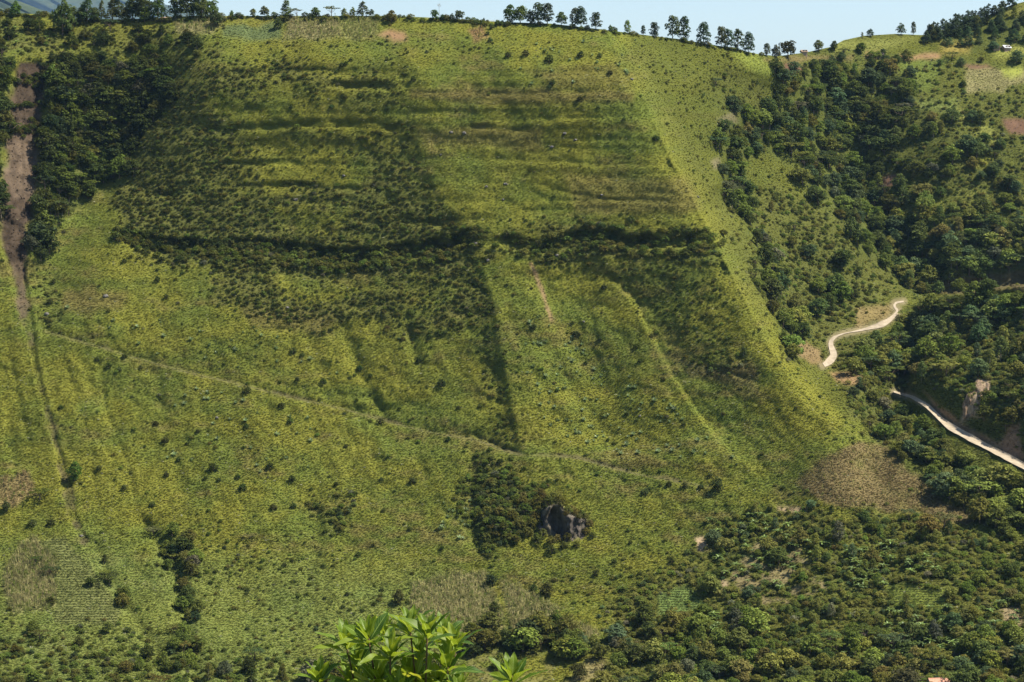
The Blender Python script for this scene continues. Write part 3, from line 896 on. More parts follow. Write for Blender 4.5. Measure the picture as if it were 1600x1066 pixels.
# ------------------------------------------------------------------ roads
ROADM = noisy_mat('pale_dirt', (0.26, 0.215, 0.15), (0.40, 0.34, 0.25), 0.5, 0.95, 0.15)


def ribbon(name, pts, widths, lift, mat, label):
    p = np.array(pts, float)
    seg = np.concatenate([[0], np.cumsum(np.hypot(*np.diff(p, axis=0).T))])
    t = np.arange(0, seg[-1], 2.5)
    pu = np.interp(t, seg, p[:, 0])
    pv = np.interp(t, seg, p[:, 1])
    k = np.ones(5) / 5
    if len(t) > 9:
        pu[2:-2] = np.convolve(pu, k, 'valid')
        pv[2:-2] = np.convolve(pv, k, 'valid')
    w = np.interp(t / seg[-1], np.linspace(0, 1, len(widths)), widths) * (0.85 + 0.3 * vnoise(t / 9, t * 0, 77))
    tu = np.gradient(pu)
    tv = np.gradient(pv)
    ln = np.hypot(tu, tv) + 1e-6
    nu, nv = -tv / ln, tu / ln
    rows = []
    for s_ in (-1, -0.5, 0, 0.5, 1):
        uu = pu + nu * w * s_ * 0.5
        v2 = pv + nv * w * s_ * 0.5
        rows.append((uu, v2))
    base = bil(D, pu, pv)
    A = []
    for uu, v2 in rows:
        dloc = np.minimum(bil(D, uu, v2), base + 1.2) - lift
        A.append(world_at(uu, v2, dloc))
    A = np.array(A)
    n_, m_ = A.shape[:2]
    ii = np.arange(n_ * m_).reshape(n_, m_)
    fc = np.stack([ii[:-1, :-1], ii[:-1, 1:], ii[1:, 1:], ii[1:, :-1]], -1).reshape(-1, 4)
    o = obj(name, mesh_from(name, A.reshape(-1, 3), fc, mat, smooth=True))
    return tag(o, label, 'road', None, 'structure')


ribbon('dirt_road', ROAD_A, [2, 3.5, 4, 7, 10, 6, 2.6, 1.2, 2.5, 6, 10, 11, 6], 0.7, ROADM, 'pale dirt road winding along the wooded flank of the gorge')
ribbon('dirt_road', ROAD_B, [2.5, 6, 8.5, 12, 8.5, 11, 9, 10, 10, 10, 10], 1.1, ROADM, 'pale dirt road under the dark cut bank of the front spur')
TRAILM = noisy_mat('trodden_trail', (0.070, 0.075, 0.024), (0.115, 0.10, 0.044), 0.25, 0.95, 0.1)
ribbon('footpath', TRAIL[1:], [0.5, 0.8, 1.1, 0.8, 0.7, 0.9, 1.1, 0.9, 1.3, 1.2, 1.1, 1.0, 0.9], 0.05, TRAILM, 'narrow footpath slanting across the grassy slope')

# ------------------------------------------------------------------ plant prototypes
PROT = bpy.data.collections.new('plant_prototypes')     # not linked to the scene


def leaf_quads(rg, cen, nrm, size, aspect=0.55, fold=0.15):
    """diamond shaped leaf clumps"""
    n = len(cen)
    nrm = nrm / (np.linalg.norm(nrm, axis=1)[:, None] + 1e-9)
    r = rg.normal(size=(n, 3))
    t = r - (r * nrm).sum(1)[:, None] * nrm
    t /= np.linalg.norm(t, axis=1)[:, None] + 1e-9
    b = np.cross(nrm, t)
    s = size[:, None]
    v = np.stack([cen - t * s * 0.5, cen + b * s * aspect * 0.5 + nrm * s * fold, cen + t * s * 0.5, cen - b * s * aspect * 0.5 + nrm * s * fold], 1)
    f = np.arange(n * 4).reshape(n, 4)
    return v.reshape(-1, 3), f


def cloud(rg, clusters, per, size, up=0.4, aspect=0.7, inner=0.6, rnd=0.42):
    cs, ns = [], []
    for (cx, cy_, cz, rx, rz) in clusters:
        d = rg.normal(size=(per, 3))
        d /= np.linalg.norm(d, axis=1)[:, None]
        d[:, 2] = np.where(d[:, 2] < -0.35, -d[:, 2], d[:, 2])
        rr = inner + (1 - inner) * rg.random(per) ** 0.5
        c = np.stack([cx + d[:, 0] * rx * rr, cy_ + d[:, 1] * rx * rr, cz + d[:, 2] * rz * rr], 1)
        cs.append(c)
        ns.append(d + rg.normal(size=(per, 3)) * rnd + np.array([0, 0, up]))
    c = np.concatenate(cs)
    nn = np.concatenate(ns)
    return leaf_quads(rg, c, nn, size * (0.6 + 0.8 * rg.random(len(c))), aspect)


def tree_proto(kind, seed):
    """unit plants, about one metre high, scaled when planted: (crown mesh, trunk mesh)"""
    rg = np.random.default_rng(seed)
    cl = []
    tr = MB()
    if kind == 'broad':
        n = 20
        lean = rg.normal(size=2) * 0.05
        for i in range(n):
            a = 2.4 * i + rg.random() * 0.8
            q = math.sqrt((i + 0.5) / n)
            R_ = 0.36 * (0.75 + 0.5 * rg.random())
            z = 0.80 - 0.36 * q ** 1.6 + rg.normal() * 0.06
            cl.append((lean[0] + math.cos(a) * R_ * q, lean[1] + math.sin(a) * R_ * q, z, 0.13 + 0.07 * rg.random(), 0.11 + 0.06 * rg.random()))
        for i in range(12):
            a = i * 1.05 + rg.random()
            q = 0.2 + 0.14 * rg.random()
            cl.append((math.cos(a) * q, math.sin(a) * q, 0.17 + 0.28 * rg.random(), 0.13 + 0.04 * rg.random(), 0.13))
        v, f = cloud(rg, cl, 36, 0.085, 0.35)
        tr.tube([(0, 0, -0.15), (0.01, 0, 0.2), (lean[0] * 0.6, lean[1] * 0.6, 0.5), (lean[0], lean[1], 0.72)], [0.035, 0.028, 0.02, 0.008])
        for k in range(5):
            c = cl[3 * k + 2]
            tr.tube([(0.005, 0, 0.26 + 0.04 * k), (c[0] * 0.5, c[1] * 0.5, 0.45), (c[0] * 0.9, c[1] * 0.9, c[2] - 0.02)], [0.014, 0.01, 0.004], 5)
    elif kind == 'flat':
        for i in range(16):
            a = 2.4 * i + rg.random()
            q = math.sqrt((i + 0.5) / 16) * 0.55
            cl.append((math.cos(a) * q, math.sin(a) * q, 0.62 + 0.16 * rg.random() - q * 0.12, 0.15, 0.055))
        v, f = cloud(rg, cl, 42, 0.07, 0.9, rnd=0.5)
        tr.tube([(0, 0, -0.15), (0.02, 0, 0.2), (0.0, 0.02, 0.5), (0, 0, 0.66)], [0.032, 0.026, 0.018, 0.008])
        for k in range(6):
            c = cl[2 * k + 3]
            tr.tube([(0.01, 0, 0.22 + 0.03 * k), (c[0] * 0.6, c[1] * 0.6, 0.46), (c[0], c[1], c[2])], [0.013, 0.01, 0.004], 5)
    elif kind == 'euca':
        for i in range(22):
            z = 0.13 + 0.8 * (i + rg.random()) / 22
            a = 2.4 * i + rg.random()
            q = 0.23 * math.sin(math.pi * min(1, (z + 0.12) / 1.1)) ** 0.8 * (0.45 + 0.75 * rg.random())
            cl.append((math.cos(a) * q, math.sin(a) * q, z, 0.10 + 0.05 * rg.random(), 0.08 + 0.05 * rg.random()))
        v, f = cloud(rg, cl, 50, 0.065, 0.2)
        tr.tube([(0, 0, -0.1), (0.01, 0.01, 0.3), (-0.01, 0, 0.65), (0, 0, 0.93)], [0.022, 0.018, 0.012, 0.004])
        for k in range(6):
            c = cl[2 * k + 1]
            tr.tube([(0, 0, c[2] - 0.14), (c[0] * 0.5, c[1] * 0.5, c[2] - 0.06), (c[0], c[1], c[2])], [0.009, 0.007, 0.003], 5)
    elif kind == 'pine':
        nl = 13
        for i in range(nl):
            z = 0.2 + 0.78 * i / nl
            R_ = 0.24 * (1 - 0.92 * i / nl) * (0.75 + 0.5 * rg.random()) + 0.015
            for k in range(max(3, int(7 - i * 0.35))):
                a = k * 2 * math.pi / 6 + rg.random() + i
                rr = R_ * (0.7 + 0.5 * rg.random())
                cl.append((math.cos(a) * rr, math.sin(a) * rr, z - rr * 0.25, 0.085, 0.05))
        cl.append((0, 0, 0.985, 0.02, 0.04))
        v, f = cloud(rg, cl, 26, 0.065, 0.4, 0.45)
        tr.tube([(0, 0, -0.1), (0, 0, 0.5), (0, 0, 0.98)], [0.024, 0.015, 0.003])
        for k in range(10):
            c = cl[k * 4 + 1]
            tr.tube([(0, 0, c[2] + 0.02), (c[0], c[1], c[2])], [0.006, 0.002], 4)
    elif kind == 'bush':
        for i in range(11):
            a = 2.4 * i + rg.random()
            q = math.sqrt((i + 0.3) / 11) * 0.42
            cl.append((math.cos(a) * q, math.sin(a) * q, 0.62 - 0.9 * q + 0.18 * rg.random(), 0.19 + 0.08 * rg.random(), 0.2 + 0.06 * rg.random()))
        for i in range(5):
            a = 1.25 * i + rg.random()
            cl.append((math.cos(a) * 0.36, math.sin(a) * 0.36, 0.18, 0.17, 0.17))
        v, f = cloud(rg, cl, 26, 0.13, 0.45)
        for k in range(4):
            c = cl[2 * k]
            tr.tube([(0, 0, -0.1), (c[0] * 0.4, c[1] * 0.4, 0.25), (c[0], c[1], c[2])], [0.03, 0.02, 0.006], 5)
    cm = mesh_from(kind + '_crown', v, f, LEAF)
    tm = tr.mesh(kind + '_trunk', PALEBARK if kind == 'euca' else BARK, True)
    return cm, tm


TREES = {k: [tree_proto(k, 100 * i + len(k) * 7) for i in range(n)] for k, n in [('broad', 6), ('flat', 3), ('euca', 4), ('pine', 3), ('bush', 5)]}


def proto_obj(name, meshes):
    """crown and trunk in one mesh for scattering"""
    vs, mats, off = [], [], 0
    polys, mi = [], []
    for me_ in meshes:
        n = len(me_.vertices)
        co = np.empty(n * 3, np.float32)
        me_.vertices.foreach_get('co', co)
        vs.append(co.reshape(-1, 3))
        mats.append(me_.materials[0])
        for p in me_.polygons:
            polys.append([off + i for i in p.vertices])
            mi.append(len(mats) - 1)
        off += n
    me2 = mesh_from(name, np.concatenate(vs), polys, mats, mi)
    o = bpy.data.objects.new(name, me2)
    return o


def blade_tuft(seed, n=30, spread=0.6, h=0.34, lean=0.9, w=0.06):
    rg = np.random.default_rng(seed)
    v, f = [], []
    for i in range(n):
        a = rg.random() * 6.283
        r0 = spread * math.sqrt(rg.random())
        b = rg.random() * 6.283
        hh = h * (0.5 + 0.8 * rg.random())
        l = lean * (0.3 + rg.random()) * hh
        x, y = math.cos(a) * r0, math.sin(a) * r0
        px, py = -math.sin(b), math.cos(b)
        ww = w * (0.6 + 0.8 * rg.random())
        k = len(v)
        v += [(x - px * ww, y - py * ww, -0.08), (x + px * ww, y + py * ww, -0.08),
              (x + math.cos(b) * l * 0.45 + px * ww, y + math.sin(b) * l * 0.45 + py * ww, hh * 0.7),
              (x + math.cos(b) * l * 0.45 - px * ww, y + math.sin(b) * l * 0.45 - py * ww, hh * 0.7),
              (x + math.cos(b) * l * 1.2, y + math.sin(b) * l * 1.2, hh)]
        f += [(k, k + 1, k + 2, k + 3), (k + 3, k + 2, k + 4)]
    return v, f


def coll(name, objs):
    c = bpy.data.collections.new(name)
    for o in objs:
        c.objects.link(o)
    return c


def leafy_tuft(seed):
    rg = np.random.default_rng(seed)
    cl = [(rg.normal() * 0.3, rg.normal() * 0.3, 0.05 + 0.14 * rg.random(), 0.28, 0.15) for _ in range(5)]
    v, f = cloud(rg, cl, 9, 0.26, 1.4, 0.6)
    return v, [tuple(x) for x in f]


grass_p = []
for i in range(4):
    v, f = blade_tuft(300 + i)
    grass_p.append(bpy.data.objects.new('grass_tuft', mesh_from('grass_tuft', v, f, GRASSM)))
for i in range(3):
    v, f = leafy_tuft(320 + i)
    grass_p.append(bpy.data.objects.new('leafy_tuft', mesh_from('leafy_tuft', v, f, GRASSM)))
GRASSC = coll('grass_kinds', grass_p)
BUSHC = coll('bush_kinds', [proto_obj('bush', TREES['bush'][i]) for i in range(5)])
TREEC = coll('tree_kinds', [proto_obj('tree_a', t) for t in TREES['broad']] + [proto_obj('tree_b', t) for t in TREES['flat']] + [proto_obj('tree_c', t) for t in TREES['euca']] + [proto_obj('tree_d', t) for t in TREES['pine']])
corn_p = []
for i in range(4):
    rg = np.random.default_rng(500 + i)
    v, f = [], []
    for s_ in range(3):
        ox, oy = rg.normal(size=2) * 0.25
        hh = 1.5 + 0.6 * rg.random()
        lx, ly = rg.normal(size=2) * 0.12
        k = len(v)
        v += [(ox - 0.05, oy, -0.1), (ox + 0.05, oy, -0.1), (ox + lx + 0.03, oy + ly, hh), (ox + lx - 0.03, oy + ly, hh)]
        f += [(k, k + 1, k + 2, k + 3)]
        for j in range(6):
            a = rg.random() * 6.283
            z = 0.3 + hh * 0.12 * j
            l = 0.3 + 0.25 * rg.random()
            px, py = -math.sin(a) * 0.05, math.cos(a) * 0.05
            cx, cy_ = ox + lx * z / hh, oy + ly * z / hh
            k = len(v)
            v += [(cx - px, cy_ - py, z), (cx + px, cy_ + py, z), (cx + math.cos(a) * l * 0.6 + px, cy_ + math.sin(a) * l * 0.6 + py, z + 0.22),
                  (cx + math.cos(a) * l * 0.6 - px, cy_ + math.sin(a) * l * 0.6 - py, z + 0.22), (cx + math.cos(a) * l, cy_ + math.sin(a) * l, z - 0.05)]
            f += [(k, k + 1, k + 2, k + 3), (k + 3, k + 2, k + 4)]
    corn_p.append(bpy.data.objects.new('corn_stalk', mesh_from('corn_stalk', v, f, STALKM)))
CORNC = coll('corn_kinds', corn_p)


def scatter(name, pts, rot, scl, tint, kinds, collection, label, cat):
    """one object of stuff: every point carries one plant of a kind"""
    n = len(pts)
    me_ = bpy.data.meshes.new(name)
    me_.vertices.add(n)
    me_.vertices.foreach_set('co', np.asarray(pts, np.float32).ravel())
    a = me_.attributes.new('rot', 'FLOAT_VECTOR', 'POINT')
    a.data.foreach_set('vector', np.asarray(rot, np.float32).ravel())
    a = me_.attributes.new('scl', 'FLOAT_VECTOR', 'POINT')
    a.data.foreach_set('vector', np.asarray(scl, np.float32).ravel())
    a = me_.attributes.new('kindof', 'INT', 'POINT')
    a.data.foreach_set('value', np.asarray(kinds, np.int32))
    a = me_.attributes.new('tint', 'FLOAT_COLOR', 'POINT')
    a.data.foreach_set('color', np.concatenate([tint, np.ones((n, 1))], 1).astype(np.float32).ravel())
    o = obj(name, me_)
    ng = bpy.data.node_groups.new(name + '_spread', 'GeometryNodeTree')
    ng.interface.new_socket('Geometry', in_out='INPUT', socket_type='NodeSocketGeometry')
    ng.interface.new_socket('Geometry', in_out='OUTPUT', socket_type='NodeSocketGeometry')
    gi = ng.nodes.new('NodeGroupInput')
    go = ng.nodes.new('NodeGroupOutput')
    ci = ng.nodes.new('GeometryNodeCollectionInfo')
    ci.inputs['Collection'].default_value = collection
    ci.inputs['Separate Children'].default_value = True
    ci.inputs['Reset Children'].default_value = True
    ip = ng.nodes.new('GeometryNodeInstanceOnPoints')
    ip.inputs['Pick Instance'].default_value = True

    def na(nm, ty):
        x = ng.nodes.new('GeometryNodeInputNamedAttribute')
        x.data_type = ty
        x.inputs[0].default_value = nm
        return x.outputs['Attribute']
    er = ng.nodes.new('FunctionNodeEulerToRotation')
    L = ng.links.new
    L(na('rot', 'FLOAT_VECTOR'), er.inputs[0])
    L(gi.outputs[0], ip.inputs['Points'])
    L(ci.outputs[0], ip.inputs['Instance'])
    L(na('kindof', 'INT'), ip.inputs['Instance Index'])
    L(er.outputs[0], ip.inputs['Rotation'])
    L(na('scl', 'FLOAT_VECTOR'), ip.inputs['Scale'])
    L(ip.outputs[0], go.inputs[0])
    md = o.modifiers.new('spread', 'NODES')
    md.node_group = ng
    return tag(o, label, cat, None, 'stuff')


def jitter_grid(step, u0=-120, u1=1720, v0=0, v1=1112):
    a, b = np.meshgrid(np.arange(u0, u1, step), np.arange(v0, v1, step * 0.9))
    a = a + (rng.random(a.shape) - 0.5) * step * 1.3
    b = b + (rng.random(b.shape) - 0.5) * step * 1.3
    a, b = a.ravel(), b.ravel()
    k = b > sky_v(a) + 0.5
    return a[k], b[k]


# grass over everything that is not bare
u, v = jitter_grid(2.1)
g = bil(GRASS, u, v) * (1 - 0.55 * bil(FOREST, u, v)) * (1 - 0.35 * sstep(0.3, 0.9, bil(SCRUB, u, v)))
k = rng.random(len(u)) < g
u, v = u[k], v[k]
n = len(u)
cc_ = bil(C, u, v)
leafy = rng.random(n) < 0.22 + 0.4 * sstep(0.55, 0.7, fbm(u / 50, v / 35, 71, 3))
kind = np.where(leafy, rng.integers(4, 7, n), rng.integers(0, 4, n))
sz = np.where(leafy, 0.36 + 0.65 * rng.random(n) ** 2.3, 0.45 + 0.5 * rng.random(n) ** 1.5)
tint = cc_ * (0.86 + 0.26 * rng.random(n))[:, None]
tint[leafy] *= np.array([0.82, 1.02, 0.95])
pale = rng.random(n) < 0.012
tint[pale] = np.array([0.36, 0.36, 0.24]) * (0.7 + 0.5 * rng.random(pale.sum()))[:, None]
pts = ground(u, v)
rot = np.stack([rng.normal(size=n) * 0.12, rng.normal(size=n) * 0.12, rng.random(n) * 6.283], 1)
sx = sz * np.where(rng.random(n) < 0.5, -1, 1)
scatter('grass', pts, rot, np.stack([sx, sz, sz * (0.45 + 0.55 * rng.random(n))], 1), tint, kind, GRASSC, 'rough grass and low herbs covering the slope', 'grass')
print('grass', n)

# ------------------------------------------------------------------ bushes and trees: the largest are things, the rest one mass


def region(u, v):
    if v < 95 and u < 345:
        return 'on the terraces under the ridge above the ravine'
    if u < 330 and v < 440:
        return 'in the dark ravine beside the landslide scar'
    if v < 110 and u >= 345 and u < 1000:
        return 'along the top edge of the great face'
    if u > 1430 and v < 85:
        return 'on the wooded skyline of the far hill'
    if u > 1200 and v < 112:
        return 'around the plateau fields behind the gorge'
    if u > 1400 and v < 475:
        return 'on the far hill beyond the gorge'
    if u > 1100 and v < 475:
        return 'in the dark gorge behind the bright spur'
    if u > 1425 and v < 735 and v < float(line(ROAD_B, u)) + 2:
        return 'on the front spur above the pale road'
    if u > 1225 and v < 700:
        return 'on the gorge flank between the two roads'
    if u > 1330 and v < 830:
        return 'in the valley woods below the pale road'
    if v > 1010 and u > 900:
        return 'in the grove along the valley bottom'
    if u > 1060 and v > 770:
        return 'in the mixed plantation beneath the dry field'
    if 725 < u < 950 and v > 975:
        return 'in the dark hedge below the cornfield'
    if 725 < u < 925 and 700 < v < 870:
        return 'around the small rock cave'
    if u < 725 and v > 950:
        return 'among the fields at the foot of the slope'
    if v > 690:
        return 'on the lower grass slope under the footpath'
    if u > 780 and v > 400:
        return 'on the bright rib above the footpath'
    if v > 520:
        return 'on the grass slope just above the footpath'
    return 'on the shaded cliff bands of the upper face'


def vary_tint(base, n):
    base = np.asarray(base)
    return base * (0.75 + 0.5 * rng.random((n, 1))) * (1 + 0.12 * rng.normal(size=(n, 3)) * np.array([1, 0.5, 1]))


FT_DARK = (0.070, 0.092, 0.026)
FT_MID = (0.112, 0.145, 0.030)
FT_OLIVE = (0.120, 0.125, 0.030)
FT_RUST = (0.122, 0.112, 0.034)
FT_BLUE = (0.066, 0.094, 0.040)
FT_LIGHT = (0.135, 0.175, 0.034)
FT_GREY = (0.112, 0.115, 0.066)
TONES = [('dark green', FT_DARK), ('green', FT_MID), ('olive', FT_OLIVE), ('rusty brown', FT_RUST), ('bluish green', FT_BLUE), ('pale green', FT_LIGHT), ('grey', FT_GREY)]

u, v = jitter_grid(12.0)
f_ = bil(FOREST, u, v)
k = rng.random(len(u)) < f_ * 0.95
u, v = u[k], v[k]
n = len(u)
small = (bil(P_([(1085, 835), (1220, 782), (1480, 812), (1780, 940), (1780, 1010), (1200, 1005), (1110, 930)]), u, v) > 0.5)
lefty = (u < 330) & (v < 450)
w = np.stack([np.where(v > 560, 0.22, 0.42), np.full(n, 0.28), np.where(v > 560, 0.24, 0.10), np.where(v > 700, 0.07, 0.04), np.where((u > 1050) & (v < 800), 0.2, 0.08), np.where(v > 700, 0.14, 0.03), np.full(n, 0.02)], 1)
w = np.cumsum(w / w.sum(1)[:, None], 1)
tone = (rng.random((n, 1)) > w).sum(1)
hgt = 5.0 + 5.5 * rng.random(n) ** 1.4
hgt = np.where(small, 2.4 + 4.0 * rng.random(n) ** 1.3, hgt)
hgt = np.where((u < 460) & (v > 700), 3.0 + 3.5 * rng.random(n), hgt)
hgt = np.where((v > 1000) & (u > 900), 3.5 + 4.8 * rng.random(n) ** 1.3, hgt)
hgt = np.where((v < 110), 3.5 + 4 * rng.random(n), hgt)
hgt = np.where((u > 1330) & (v > 600) & (v < 760), 4 + 3 * rng.random(n), hgt)
q = rng.random(n)
kind = np.where(q < 0.72, rng.integers(0, 6, n), np.where(q < 0.86, rng.integers(6, 9, n), rng.integers(9, 13, n)))
kind = np.where(small & (q > 0.6), rng.integers(9, 13, n), kind)
kind = np.where((u > 1445) & (v < 78) & (q < 0.85), 13 + rng.integers(0, 3, n), kind)
tone = np.where(kind >= 13, 4, tone)
pts = ground(u, v)
wide = np.where(kind < 9, 1.0 + 0.35 * rng.random(n), np.where(kind >= 13, 1.5, 1.0))
app = hgt / pts[:, 1]
